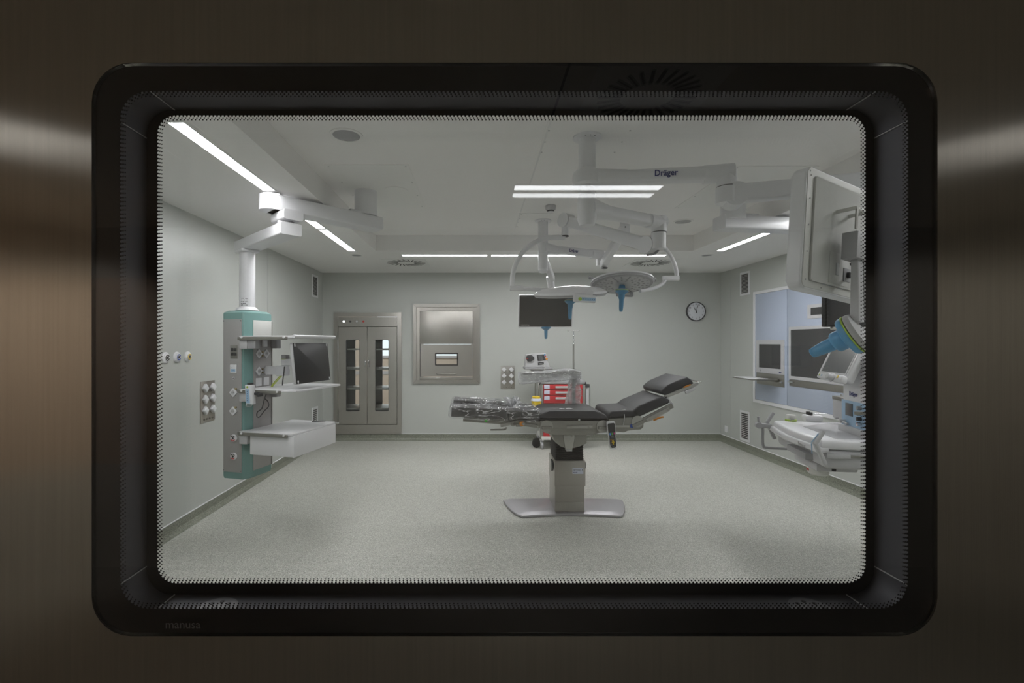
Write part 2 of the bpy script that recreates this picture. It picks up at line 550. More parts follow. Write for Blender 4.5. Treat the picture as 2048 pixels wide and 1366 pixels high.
# openings: supply cabinet and pass-through hatch in the far wall, door in the near wall
CAB = (-2.29, -1.22, 0.11, 2.036)
HAT = (-1.02, 0.03, 0.915, 2.176)
wall_with_holes('wall_back', 'wall', XL - .1, XR + .1, 0, 3.0, YB, YB + .09,
                [(CAB[0] + .03, CAB[1] - .03, 0.11, CAB[3] - .03), (HAT[0] + .03, HAT[1] - .03, HAT[2] + .03, HAT[3] - .03)])
m = MB(); m.box((XL - .1, YF, 0), (XL, YB, 3.0)); struct(m, 'wall_left', 'wall')
m = MB(); m.box((XR, YF, 0), (XR + .1, YB, 3.0)); struct(m, 'wall_right', 'wall')
wall_with_holes('wall_front', 'wall', -3.2, 4.2, 0, 3.0, .575, YF, [(-.62, .70, 0, 2.1)])

# ceiling: dropped border, raised middle, upstands
m = MB()
m.box((XL, YF, ZL), (RX0, YB, ZL + .02)); m.box((RX1, YF, ZL), (XR, YB, ZL + .02))
m.box((RX0, YF, ZL), (RX1, RY0, ZL + .02)); m.box((RX0, RY1, ZL), (RX1, YB, ZL + .02))
m.box((RX0 - .02, RY0, ZL + .02), (RX0, RY1, ZH)); m.box((RX1, RY0, ZL + .02), (RX1 + .02, RY1, ZH))
m.box((RX0, RY0 - .02, ZL + .02), (RX1, RY0, ZH)); m.box((RX0, RY1, ZL + .02), (RX1, RY1 + .02, ZH))
m.box((RX0 - .02, RY0 - .02, ZH), (RX1 + .02, RY1 + .02, ZH + .03))
struct(m, 'ceiling', 'ceiling')

# coved skirting in the floor vinyl with a pale capping strip
def skirting(name, p0, p1, n):
    d = (Vector(p1) - Vector(p0)).normalized(); n = Vector(n)
    prof = [(0, 0), (.05, 0), (.032, .006), (.018, .018), (.008, .036), (.006, .10), (0, .10)]
    mb = MB()
    mb.loft([[Vector(p) + n * a + V(0, 0, b) for a, b in prof] for p in (p0, p1)])
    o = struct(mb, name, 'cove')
    mb = MB(); mb.beam(Vector(p0) + n * .005 + V(0, 0, .104), Vector(p1) + n * .005 + V(0, 0, .104), (.010, .009), r=.002)
    mb.build('capping_strip', 'white', o, smooth=False)
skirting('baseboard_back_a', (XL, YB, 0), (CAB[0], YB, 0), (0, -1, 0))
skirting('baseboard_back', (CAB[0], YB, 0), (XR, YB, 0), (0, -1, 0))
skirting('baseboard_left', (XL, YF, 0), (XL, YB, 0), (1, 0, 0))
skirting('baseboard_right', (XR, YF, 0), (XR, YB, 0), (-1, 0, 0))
bpy.data.objects['baseboard_back_a'].name = 'baseboard_back.001'

# fine sheet joints on the walls
for i, (a, b) in enumerate((((XL + .001, 1.9), (XL + .001, 1.9)), ((XL + .001, 5.6), 0), ((XR - .001, 7.3), 0))):
    mb = MB(); mb.box((a[0] - .001, a[1], .11), (a[0] + .001, a[1] + .003, ZL)); struct(mb, 'trim_%d' % (i + 1), 'lightgrey')

# ================================================================ the sliding door with its flush double window
# glass faces at Y .50 (viewer side) and .564 (room side)
GY0, GY1 = .500, .564
OX0, OX1, OZ0, OZ1 = -.4063, .4847, EYE - .3089, EYE + .2942
def loop(x0, x1, z0, z1, r, n=7):
    cx, cz = (x0 + x1) / 2, (z0 + z1) / 2
    return [(cx + a, cz + b) for a, b in rr2(x1 - x0, z1 - z0, r, n)]
def square_loop(x0, x1, z0, z1, like, cx, cz):
    """The outer rectangle sampled at as many points as `like`, radially matched."""
    out = []
    for x, z in like:
        dx, dz = x - cx, z - cz
        k = min(((x1 if dx > 0 else x0) - cx) / dx if dx else 9e9, ((z1 if dz > 0 else z0) - cz) / dz if dz else 9e9)
        out.append((cx + dx * k, cz + dz * k))
    return out
EX, EZ, EN = V(1, 0, 0), V(0, 0, 1), V(0, 1, 0)
Z3 = V(0, 0, 0)
outer_glass = loop(OX0, OX1, OZ0, OZ1, .040)
door = empty('door_1', (.04, .53, 0), 'brushed stainless steel sliding door around the black-bordered window', 'door', kind='structure')
ccx, ccz = (OX0 + OX1) / 2, (OZ0 + OZ1) / 2
# leaf: big ring, then plain steel above and below
mb = MB()
hole = loop(OX0 - .0015, OX1 + .0015, OZ0 - .0015, OZ1 + .0015, .0415)
hi_z, lo_z = 2.15, .02
mb.ring([(x, z) for x, z in square_loop(-.70, .78, lo_z, hi_z, hole, ccx, ccz)], hole, V(0, .502, 0), EX, EZ, EN, .055)
# close the four corners that radial matching leaves open
leaf = mb.build('door_leaf', 'door_steel', door, smooth=False)
cq = square_loop(-.70, .78, lo_z, hi_z, hole, ccx, ccz)
mb = MB()
for cxn, czn in ((-.70, lo_z), (-.70, hi_z), (.78, lo_z), (.78, hi_z)):
    best = sorted(range(len(cq)), key=lambda i: (cq[i][0] - cxn) ** 2 + (cq[i][1] - czn) ** 2)
    vert = [q for q in cq if abs(q[0] - cxn) < 1e-6]; hor = [q for q in cq if abs(q[1] - czn) < 1e-6]
    if not vert or not hor:
        continue
    a = min(vert, key=lambda q: abs(q[1] - czn)); b = min(hor, key=lambda q: abs(q[0] - cxn))
    if abs(a[1] - czn) > 1e-5 and abs(b[0] - cxn) > 1e-5:
        mb.prism([a, b, (cxn, czn)], V(0, .502, 0), EX, EZ, EN, .055)
if len(mb.bm.verts):
    mb.build('corner_sheet', 'door_steel', door, smooth=False)

win = empty('window_1', (.04, .53, OZ0), 'flush double window in the steel door with black dotted borders', 'window', kind='structure')
mb = MB(); mb.prism(outer_glass, V(0, GY0, 0), EX, EZ, EN, .005); mb.build('glass_pane', 'glass', win, smooth=False)
mb = MB(); mb.prism(loop(OX0 + .003, OX1 - .003, OZ0 + .003, OZ1 - .003, .038), V(0, GY1 - .001, 0), EX, EZ, EN, .005); mb.build('glass_pane', 'glass', win, smooth=False)

def printed_border(clear, r, out, yq, name='printed_border'):
    """Solid black band with three rows of shrinking dots along its inner edge."""
    x0, x1, z0, z1 = clear
    mb = MB()
    mb.ring(out, loop(x0, x1, z0, z1, r), V(0, yq, 0), EX, EZ, EN, .0004)
    pitch, n = .00445, None
    for row in range(3):
        off = .0009 + row * .0023
        rad = (.00118, .00100, .00082)[row]
        pts = loop(x0 + off, x1 - off, z0 + off, z1 - off, max(r - off, .004), 10)
        seg, tot = [], 0
        for i in range(len(pts)):
            a, b = Vector(pts[i]), Vector(pts[(i + 1) % len(pts)])
            seg.append((tot, a, b)); tot += (b - a).length
        n = n or int(tot / pitch)
        k = 0
        for i in range(n):
            s_ = ((i + (0.5 if row % 2 else 0.0)) * tot / n) % tot
            while k < len(seg) - 1 and seg[k + 1][0] <= s_: k += 1
            if seg[k][0] > s_: k = 0
            st, a, b = seg[k]
            c = a + (b - a).normalized() * (s_ - st)
            ring_ = [mb.bm.verts.new((c.x + rad * math.cos(q * math.pi / 4), yq, c.y + rad * math.sin(q * math.pi / 4))) for q in range(8)]
            mb.bm.faces.new(ring_)
    return mb.build(name, 'frit', win, smooth=False)

printed_border((-.3805, .4584, EYE - .2834, EYE + .2676), .030, outer_glass, GY0 + .0056)
printed_border((-.3790, .4595, EYE - .2850, EYE + .2689), .022, loop(OX0 + .003, OX1 - .003, OZ0 + .003, OZ1 - .003, .038), GY1 - .0020)

# cavity between the panes: grey spacer frame with rounded corners, mitre joints and breather discs
CX0, CX1, CZ0, CZ1 = -.391, .469, EYE - .298, EYE + .275
mb = MB()
inn = loop(CX0, CX1, CZ0, CZ1, .030, 9)
outl = [(x + (.006 if x > .04 else -.006), z + (.006 if z > EYE else -.006)) for x, z in inn]
mb.ring(outl, inn, V(0, GY0 + .0066, 0), EX, EZ, EN, GY1 - GY0 - .0092)
mb.build('spacer_frame', 'alu', win, angle=60)
for cx, cz, sx, sz in ((CX0, CZ0, 1, 1), (CX1, CZ0, -1, 1), (CX0, CZ1, 1, -1), (CX1, CZ1, -1, -1)):
    mb = MB()
    for dx, dz in ((.034, .0008), (.0008, .034)):
        mb.beam((cx + sx * dx, GY0 + .008, cz + sz * dz), (cx + sx * dx, GY1 - .004, cz + sz * dz), (.0012, .0012), r=.0003)
    mb.build('corner_joint', 'lightgrey', win, smooth=False)
for x in (-.292, .373):
    mb = MB(); mb.cyl((x, .530, CZ0), (x, .530, CZ0 + .0015), .0225, n=36)
    d = mb.build('breather_disc', 'disc_grey', win)
    mb = MB()
    mb.disc((x, .530, CZ0 + .0016), (0, 0, 1), .0024, .0004, 10)
    for k in range(8):
        a = k * math.pi / 4
        mb.disc((x + .0135 * math.cos(a), .530 + .0135 * math.sin(a), CZ0 + .0016), (0, 0, 1), .0024, .0004, 10)
    mb.build('holes', 'black', d, smooth=False)
text('manusa', .0118, (-.3285, GY0 - .0004, EYE - .3005), (1, 0, 0), (0, 0, 1), 'logo_grey', win, 'lettering', .0002, sx=1.05)

# ================================================================ corridor behind the viewer (seen only as reflections)
HZ, HY0 = 2.364, -2.3
m = MB(); m.box((-3.3, HY0 - .1, -.05), (3.7, .575, 0)); struct(m, 'floor.001', 'hall_floor')
m = MB(); m.box((-3.3, HY0 - .1, HZ), (3.7, .575, HZ + .05)); struct(m, 'ceiling.001', 'hall_ceiling')
m = MB(); m.box((-1.9, HY0 - .1, 0), (3.7, HY0, HZ)); struct(m, 'wall_hall_back', 'hall_grey')
m = MB(); m.box((-3.3, HY0 - .1, .72), (-1.9, HY0, HZ - .35)); struct(m, 'wall_hall_back.001', 'brown')
m = MB(); m.box((-3.3, HY0 - .1, 0), (-1.9, HY0, .72)); m.box((-3.3, HY0 - .1, HZ - .35), (-1.9, HY0, HZ)); struct(m, 'wall_hall_back.002', 'hall_grey')
m = MB(); m.box((-3.2, HY0, .72), (-3.1, .57, HZ)); struct(m, 'wall_hall_left', 'brown')
m = MB(); m.box((-3.2, HY0, 0), (-3.09, .57, .72)); struct(m, 'wall_hall_left.001', 'hall_grey')
m = MB(); m.box((3.5, HY0, 0), (3.6, .57, HZ)); struct(m, 'wall_hall_right', 'hall_grey')
m = MB(); m.box((-3.3, .5, 0), (-.72, .5745, HZ)); m.box((.80, .5, 0), (3.7, .5745, HZ)); m.box((-.72, .5, 2.16), (.80, .5745, HZ)); struct(m, 'wall_hall_front', 'hall_grey')

def strip_light(name, x0, x1, y0, y1, z, label, group, matname='lamp', rim=.012):
    """Recessed LED strip: thin frame standing 4 mm below the ceiling, diffuser inside it."""
    o = empty(name, ((x0 + x1) / 2, (y0 + y1) / 2, z - .006), label, 'light', group)
    cx, cy = (x0 + x1) / 2, (y0 + y1) / 2
    out = [(cx + a, cy + b) for a, b in rr2(x1 - x0 + 2 * rim, y1 - y0 + 2 * rim, .002, 1)]
    inn = [(cx + a, cy + b) for a, b in rr2(x1 - x0, y1 - y0, .002, 1)]
    mb = MB(); mb.ring(out, inn, V(0, 0, z - .006), V(1, 0, 0), V(0, 1, 0), V(0, 0, 1), .006)
    mb.build('frame', 'plate', o, smooth=False)
    mb = MB(); mb.box((x0, y0, z - .004), (x1, y1, z - .001)); mb.build('diffuser', matname, o, smooth=False)
    return o
strip_light('corridor_light', .19, .945, -1.475, -1.40, HZ, 'bright corridor ceiling strip mirrored twice in the window glass', 'corridor lamps', 'hall_lamp')
strip_light('corridor_light.001', -2.15, -1.55, -.86, -.80, HZ, 'corridor lamp whose glare crosses the steel beside the brown reflection', 'corridor lamps', 'hall_lamp_side')
strip_light('corridor_light.002', 1.95, 2.5, -.86, -.80, HZ, 'corridor lamp whose bright glare crosses the grey steel opposite', 'corridor lamps', 'hall_lamp_side')

def fill_spot(x, y, aim, power, label):
    """Added fill light for the steel reflections: ceiling trim ring with a beam."""
    o = empty('corridor_fill_spot', (x, y, HZ - .01), label, 'light')
    r = .045
    c40 = lambda q: [(x + q * math.cos(2 * math.pi * k / 32), y + q * math.sin(2 * math.pi * k / 32)) for k in range(32)]
    mb = MB(); mb.ring(c40(r), c40(r * .8), V(0, 0, HZ - .008), V(1, 0, 0), V(0, 1, 0), V(0, 0, 1), .008); mb.build('trim_ring', 'plate', o)
    ld = bpy.data.lights.new('spot_beam', 'SPOT')  # beam added to brighten the walls mirrored in the door steel
    ld.energy = power; ld.spot_size = math.radians(74); ld.spot_blend = .6; ld.shadow_soft_size = .03; ld.color = (1, .95, .88)
    lo = bpy.data.objects.new('spot_beam', ld); col.objects.link(lo)
    lo.location = (0, 0, -.012); lo.parent = o
    lo.rotation_euler = (Vector(aim) - Vector((x, y, HZ - .02))).to_track_quat('-Z', 'Y').to_euler()
fill_spot(-2.55, -1.25, (-2.75, -2.3, 1.30), 34, 'added fill spotlight brightening the brown corridor wall')
fill_spot(-2.35, -.75, (-3.1, -1.3, 1.20), 22, 'added fill spotlight aimed at the brown end wall')
fill_spot(2.75, -1.2, (3.2, -2.3, 1.30), 16, 'added fill spotlight at the grey end of the corridor')
fill_spot(.20, -.95, (.2, -2.3, .90), 22, 'added fill spotlight over the wall behind the viewer')
def swirl_diffuser(name, cx, cy, z, half, r0, r1, n, label, cat, group, twist=.0):
    o = empty(name, (cx, cy, z - .004), label, cat, group)
    mb = MB(); mb.box((cx - half, cy - half, z - .005), (cx + half, cy + half, z), .002, 1)
    fp = mb.build('face_plate', 'plate', o, smooth=False)
    for k in range(n):
        a = 2 * math.pi * k / n
        d = V(math.cos(a), math.sin(a), 0); t = V(-d.y, d.x, 0)
        mid = V(cx, cy, z - .0058) + d * (r0 + r1) / 2 + t * twist
        w = (r1 - r0)
        mb = MB(); mb.obox(mid, (d, t, V(0, 0, 1)), (w, .017 if half > .2 else .011, .0015))
        mb.build('slot', 'black', o, smooth=False)
    return o
swirl_diffuser('air_diffuser', .55, -.535, HZ, .20, .085, .158, 28, 'round slotted ceiling diffuser of the corridor, mirrored dark in the black border', 'air vent', None)
mb = MB(); mb.box((.26, HY0, HZ - .0015), (.268, .5, HZ - .0002)); struct(mb, 'trim_5', 'dark')
mb = MB()
mb.box((2.12, HY0 + .002, 1.40), (2.32, HY0 + .02, 1.54), .004)
t_ = mb.build('corridor_touch_panel', 'dark', None); tag(t_, 'small wall touch panel mirrored at the edge of the door glass', 'control panel'); rebase(t_)

# ================================================================ room beyond the cabinet and the hatch
m = MB(); m.box((-4.6, YB + .09, -.05), (1.6, 11.8, 0)); struct(m, 'floor.002', 'hall_floor')
m = MB(); m.box((-4.6, YB + .09, 2.68), (1.6, 11.8, 2.72)); struct(m, 'ceiling.002', 'ceiling')
m = MB(); m.box((-4.7, YB + .09, 0), (-4.6, 11.8, 2.72)); struct(m, 'wall_beyond_left', 'beige')
m = MB(); m.box((1.6, YB + .09, 0), (1.7, 11.8, 2.72)); struct(m, 'wall_beyond_right', 'beige')
m = MB(); m.box((-4.6, 11.7, 0), (1.6, 11.8, 2.72)); struct(m, 'wall_beyond_back', 'beige')
w2 = empty('window_2', (-1.3, 11.69, 1.22), 'bright window of the room beyond, seen through cabinet and hatch', 'window', kind='structure')
mb = MB(); mb.ring(loop(-2.52, -.1, 1.18, 2.36, .004, 1), loop(-2.46, -.16, 1.24, 2.30, .004, 1), V(0, 11.66, 0), EX, EZ, EN, .04); mb.build('window_frame', 'lightgrey', w2, smooth=False)
mb = MB(); mb.box((-2.46, 11.675, 1.24), (-.16, 11.69, 2.30)); mb.build('window_pane', 'daylight', w2, smooth=False)
mb = MB(); mb.box((-4.6, 11.68, .78), (1.6, 11.70, .86)); struct(mb, 'trim_6', 'lightgrey')
strip_light('ceiling_light_beyond', -3.6, -.4, 9.6, 9.75, 2.68, 'ceiling strip of the beige room beyond the hatch', None, 'lamp')

# ================================================================ ceiling strips of the room
LG = 'linear ceiling strips of the room'
for i, (y0, lab) in enumerate(((4.68, 'ceiling strip along the wall with three gas outlets, farthest of its row'),
                               (3.54, 'ceiling strip just behind the teal pendant arm, along the gas outlet wall'),
                               (2.40, 'long bright ceiling strip over the gas outlet wall, nearest in view'),
                               (1.10, 'unseen ceiling strip added for light above the gas outlet wall, over the window top'))):  # out of view, added to the row for its light
    strip_light('ceiling_light', -1.565, -1.485, y0, y0 + 1.08, ZL, lab, LG)
for i, (y0, lab) in enumerate(((4.68, 'ceiling strip along the pale blue panel wall, visible past the pendant arm'),
                               (3.54, 'ceiling strip along the blue panel wall, behind the big white display'),
                               (2.40, 'ceiling strip along the blue panel wall, above the anaesthesia workstation'),
                               (1.10, 'ceiling strip of the blue panel wall row nearest the door'))):
    strip_light('ceiling_light', 2.90, 2.98, y0, y0 + 1.08, ZL, lab, LG)
for x0, lab in ((-.96, 'ceiling strip by the far wall above the steel hatch'), (.18, 'ceiling strip by the far wall above the hanging monitor'),
                (1.32, 'ceiling strip by the far wall above the round clock side')):
    strip_light('ceiling_light', x0, x0 + 1.08, 6.03, 6.115, ZL, lab, LG)

# flush cover sheets beside the strips (thin joints and screws)
def seam_sheet(name, x0, x1, y0, y1, z, label, cat='ceiling panel', screws=True, group=None, m_='plate', t=.004):
    mb = MB(); mb.box((x0, y0, z - t), (x1, y1, z), .0015, 1)
    o = mb.build(name, m_, None, smooth=False)
    tag(o, label, cat, group); rebase(o)
    if screws:
        for x in (x0 + .025, x1 - .025):
            for k in range(4):
                y = y0 + .03 + (y1 - y0 - .06) * k / 3
                s_ = MB(); s_.disc((x, y, z - t - .0015), (0, 0, 1), .006, .0015, 8); s_.build('screw', 'grey', o)
    return o
seam_sheet('cover_sheet', -1.128, -.507, 3.49, 4.585, ZH, 'glossy white ceiling sheet around the teal pendant column', group='pendant ceiling sheets')
seam_sheet('cover_sheet', 1.915, 2.53, 3.516, 4.616, ZH, 'glossy white ceiling sheet around the pendant column on the display side', group='pendant ceiling sheets')
seam_sheet('cover_sheet', .415, .965, 2.73, 3.287, ZH, 'square ceiling sheet around the front lamp column', group='lamp ceiling sheets', m_='ceiling', t=.003)
seam_sheet('cover_sheet', .42, .98, 4.805, 5.36, ZH, 'square ceiling sheet around the rear lamp column', group='lamp ceiling sheets', m_='ceiling', t=.003)
mb = MB(); mb.cyl((-.70, 4.07, ZH - .007), (-.70, 4.07, ZH - .0041), .098, n=36)
o = mb.build('blanking_disc', 'plate'); tag(o, 'round blank cover beside the pendant column on its ceiling sheet', 'cover plate'); rebase(o)

def downlight(x, y, z, r, label, group, cat='speaker'):
    o = empty('ceiling_speaker' if cat == 'speaker' else 'ceiling_spot', (x, y, z - .006), label, cat, group)
    out = [(x + r * math.cos(2 * math.pi * k / 40), y + r * math.sin(2 * math.pi * k / 40)) for k in range(40)]
    inn = [(x + r * .82 * math.cos(2 * math.pi * k / 40), y + r * .82 * math.sin(2 * math.pi * k / 40)) for k in range(40)]
    mb = MB(); mb.ring(out, inn, V(0, 0, z - .006), V(1, 0, 0), V(0, 1, 0), V(0, 0, 1), .006); mb.build('rim', 'plate', o)
    mb = MB(); mb.cyl((x, y, z - .003), (x, y, z - .0005), r * .82, n=40); mb.build('grille', 'grey', o)
downlight(-.826, 2.994, ZH, .103, 'round grey ceiling speaker on the hatch side', 'ceiling speakers')
downlight(2.22, 5.13, ZH, .103, 'round grey ceiling speaker on the clock side', 'ceiling speakers')
downlight(-1.545, 6.07, ZL, .072, 'small round ceiling cover at the end of the gas wall strips', 'small ceiling covers', 'ceiling cover')
downlight(2.93, 6.07, ZL, .072, 'small round ceiling cover at the end of the blue wall strips', 'small ceiling covers', 'ceiling cover')
swirl_diffuser('air_diffuser', -.995, 6.64, ZL, .298, .10, .26, 24, 'square swirl air diffuser above the steel cabinet', 'air vent', 'swirl air diffusers', .06)
swirl_diffuser('air_diffuser', 2.42, 6.66, ZL, .298, .10, .26, 24, 'square swirl air diffuser near the clock corner', 'air vent', 'swirl air diffusers', .06)

# smoke detector
o = empty('smoke_detector', (.70, 4.55, ZH - .07), 'white ceiling smoke detector between the two lamp columns', 'smoke detector')
mb = MB(); mb.lathe((.70, 4.55, ZH), (0, 0, -1), [(.052, 0), (.053, .012), (.047, .034), (.036, .044)]); mb.build('housing', 'lightgrey', o)
mb = MB(); mb.lathe((.70, 4.55, ZH - .044), (0, 0, -1), [(.034, 0), (.032, .012)]); mb.build('chamber', 'dark', o)
mb = MB(); mb.lathe((.70, 4.55, ZH - .056), (0, 0, -1), [(.033, 0), (.028, .008)]); mb.build('cap', 'white', o)

# ================================================================ wall vents
def vent(xw, s, y0, y1, z0, z1, label):
    """Louvred grille on a side wall; s points into the room."""
    o = empty('vent_grille', (xw, (y0 + y1) / 2, z0), label, 'air vent', 'louvred wall grilles')
    out = [((y0 + y1) / 2 + a, (z0 + z1) / 2 + b) for a, b in rr2(y1 - y0, z1 - z0, .002, 1)]
    inn = [((y0 + y1) / 2 + a, (z0 + z1) / 2 + b) for a, b in rr2(y1 - y0 - .056, z1 - z0 - .056, .002, 1)]
    mb = MB(); mb.ring(out, inn, V(xw, 0, 0), V(0, 1, 0), V(0, 0, 1), V(s, 0, 0), .010); mb.build('frame', 'white', o, smooth=False)
    mb = MB(); mb.box((xw, y0 + .028, z0 + .028) if s > 0 else (xw - .002, y0 + .028, z0 + .028), (xw + .002, y1 - .028, z1 - .028) if s > 0 else (xw, y1 - .028, z1 - .028)); mb.build('backing', 'dark', o, smooth=False)
    n = 15
    mb = MB()
    for k in range(n):
        z = z0 + .034 + (z1 - z0 - .068) * k / (n - 1)
        mb.obox((xw + s * .006, (y0 + y1) / 2, z), (V(0, 1, 0), V(s * .7, 0, -.7), V(.7 * s, 0, .7)), (y1 - y0 - .056, .0075, .0015))
    mb.build('louvres', 'offwhite', o, smooth=False)
vent(XL, 1, 7.11, 7.36, 2.25, 2.59, 'louvred grille high on the gas outlet wall near the cabinet')
vent(XL, 1, 7.11, 7.36, .12, .58, 'louvred grille low on the gas outlet wall, behind the pendant drawer')
vent(XR, -1, 6.78, 7.02, 2.25, 2.59, 'louvred grille high on the blue panel wall')
vent(XR, -1, 6.78, 7.02, .13, .57, 'louvred grille low on the blue panel wall')
# ================================================================ teal supply pendant
pen = empty('ceiling_supply_pendant', (-.965, 4.11, ZH - .004), 'white jointed ceiling pendant arm carrying a tall teal service head with shelves', 'medical pendant')
mb = MB(); mb.cyl((-.965, 4.11, 2.66), (-.965, 4.11, ZH - .004), .096, n=40); mb.build('ceiling_column', 'white', pen)
mb = MB()
d1 = V(-.707, -.707, 0)
cA = V(-.965 + .05, 4.11 + .065, 0)
a0 = V(-.887, 4.206, 2.603) + V(.0, .0, 0); a1 = V(-1.545, 3.55, 2.603)
mb.beam(a0, a1, (.167, .114), r=.012); ua = mb.build('upper_arm', 'white', pen)
mb = MB(); mb.beam(a0 + d1 * .05 + V(0, 0, .066), a0 + d1 * .30 + V(0, 0, .066), (.14, .018), r=.004); mb.build('arm_cover', 'white', ua)
mb = MB(); mb.beam(a0 - d1 * .001, a0 - d1 * .012, (.150, .100), r=.012); mb.build('end_cap', 'white', ua)
mb = MB(); mb.cyl(a1 + V(.02, .02, -.055), a1 + V(.02, .02, .056), .0835, n=32); mb.cyl(a1 + V(0, 0, -.057), a1 + V(0, 0, .057), .083, n=32); mb.build('round_end', 'white', ua)
jc = V(-1.44, 3.575, 0)
mb = MB(); mb.beam(jc + V(-.075, .08, 2.505), jc + V(.085, -.07, 2.505), (.15, .075), r=.02); mb.build('joint_block', 'white', pen)
mb = MB(); mb.cyl(jc + V(0, 0, 2.446), jc + V(0, 0, 2.475), .062, n=32); mb.build('joint_ring', 'lightgrey', pen)
d2 = V(-.694, .72, 0).normalized()
b0, b1 = V(-1.371, 3.504, 2.401), V(-2.06, 4.19, 2.401)
mb = MB(); mb.beam(b0, b1, (.156, .09), r=.012); la = mb.build('lower_arm', 'white', pen)
mb = MB(); mb.cyl(b1 + V(0, 0, -.0455), b1 + V(0, 0, .0455), .0775, n=32); mb.build('round_end', 'white', la)
TC = V(-1.98, 4.085, 0)
mb = MB(); mb.obox(TC + V(0, 0, 2.345), (d2, V(0, 0, 1).cross(d2), V(0, 0, 1)), (.17, .15, .024), .008); mb.build('flange', 'white', pen)
mb = MB(); mb.cyl(TC + V(0, 0, 1.86), TC + V(0, 0, 2.335), .0625, n=40); dt = mb.build('drop_tube', 'white', pen)
# printed type label wrapped on the tube
mb = MB()
for r_, z in enumerate((1.938, 1.924, 1.910, 1.896, 1.882)):
    for k in range(11):
        random.seed(r_ * 20 + k)
        if random.random() < .62:
            th = math.radians(-112 + k * 5)
            c = TC + V(math.cos(th) * .0628, math.sin(th) * .0628, z)
            mb.obox(c, (V(-math.sin(th), math.cos(th), 0), V(math.cos(th), math.sin(th), 0), V(0, 0, 1)), (.0035 + random.random() * .003, .0004, .006))
mb.build('type_label', 'print', dt, smooth=False)
mb = MB(); mb.lathe(TC + V(0, 0, 1.838), (0, 0, 1), [(.092, 0), (.090, .008), (.075, .022), (.064, .030)]); mb.build('collar', 'white', pen)

HC = V(-1.918, 3.895, 0)
ha, hu = V(.966, -.259, 0).normalized(), V(.259, .966, 0).normalized()
def hp(a, u, z):
    return HC + ha * a + hu * u + V(0, 0, z)
HZ0, HZ1 = .437, 1.818
poly = [(-.218, .02), (-.200, 0), (-.012, 0), (-.002, .006), (.024, .060), (.026, .300), (.006, .330), (-.04, .345), (-.19, .345), (-.218, .32)]
def head_poly(k, dz=0):
    c = (-.096, .172)
    return [hp(c[0] + (x - c[0]) * k, c[1] + (y - c[1]) * k, dz) for x, y in poly]
mb = MB(); mb.loft([head_poly(.96, HZ0), head_poly(1, HZ0 + .02), head_poly(1, HZ1 - .018), head_poly(.985, HZ1 - .006), head_poly(.80, HZ1 + .012)])
hd = mb.build('service_head', 'teal', pen, angle=25)
# panel on the narrow face
mb = MB(); mb.obox(hp(-.107, -.0025, 1.125), (ha, hu, AX[2]), (.182, .005, 1.262), .002); mb.build('narrow_panel', 'panel_grey', pen)
mb = MB()
mb.bm.free()
for a_ in (-.192, -.022):
    for z_, r_ in ((1.742, .0045), (.508, .0035)):
        mb = MB(); mb.cyl(hp(a_, -.007, z_), hp(a_, -.004, z_), r_, n=10); mb.build('panel_screw', 'dark', pen)
# panel on the wide face
N1 = ha
mb = MB(); mb.obox(hp(.027, .190, 1.045), (hu, ha, AX[2]), (.225, .004, 1.10), .0015); mb.build('wide_panel', 'panel_grey', pen)
mb = MB(); mb.obox(hp(.027, .190, 1.676), (hu, ha, AX[2]), (.225, .005, .150), .0015); mb.build('upper_wide_panel', 'offwhite', pen)
mb = MB(); mb.obox(hp(.029, .306, 1.12), (hu, ha, AX[2]), (.008, .008, 1.25), .001); mb.build('edge_rail', 'satin', pen)

def diamond_socket(o, U, N_, size, parent, insert=True):
    """Square socket set on its corner; o on the surface, N_ outward."""
    U, N_ = U.normalized(), N_.normalized()
    Wv = V(0, 0, 1)
    e1, e2 = (U + Wv).normalized(), (Wv - U).normalized()
    mb = MB(); mb.obox(o + N_ * .005, (e1, e2, N_), (size, size, .010), .002)
    s = mb.build('power_socket', 'white', parent)
    return s
def socket_well(o, U, N_, r, sock):
    mb = MB()
    mb.cyl(o + N_ * .0100, o + N_ * .0112, r, n=20)
    w = mb.build('socket_insert', 'lightgrey', sock)
    mb = MB()
    for q in (-1, 1):
        mb.cyl(o + U * (r * .4 * q) + N_ * .0112, o + U * (r * .4 * q) + N_ * .0120, r * .17, n=8)
    mb.build('contact_holes', 'dark', sock)
nf = -hu
def outlet(o, N_, r, ringm, parent):
    mb = MB(); mb.lathe(o, N_, [(r, 0), (r, .008), (r * .93, .013), (r * .62, .014), (r * .60, .008)], 28)
    s = mb.build('gas_outlet', 'white', parent)
    return s
for a_, z in ((-.092, 1.152), (-.094, .999)):
    c = hp(a_, -.005, z)
    s = diamond_socket(c, ha, nf, .056, pen); socket_well(c, ha, nf, .017, s)
    mb = MB(); t_ = hp(a_ + .026, -.005, z + .032); mb.cyl(t_, t_ + nf * .012, .008, n=14); mb.build('earth_terminal', 'brass', pen)
for k, z in enumerate((.777, .628)):
    c = hp(-.089, -.005, z)
    mb = MB(); mb.lathe(c, nf, [(.030, 0), (.030, .008), (.027, .013), (.018, .014)], 28); g_ = mb.build('gas_outlet', 'white', pen)
    mb = MB(); mb.cyl(c + nf * .0135, c + nf * .0150, .010, n=16); mb.build('outlet_hole', 'black', g_)
    for nm, mm, t0, t1 in (('upper_mark', 'black', 25, 155), ('lower_mark', 'redprint', 205, 335)):
        mb = MB()
        pts = []
        for q in range(9):
            th = math.radians(t0 + (t1 - t0) * q / 8)
            pts.append(c + nf * .0148 + ha * math.cos(th) * .0195 + V(0, 0, math.sin(th) * .0195))
        for p, q in zip(pts, pts[1:]):
            mb.beam(p, q, (.0075, .0015), r=.0003, up=nf)
        mb.build(nm, mm, g_)
c = hp(-.090, -.005, 1.487)
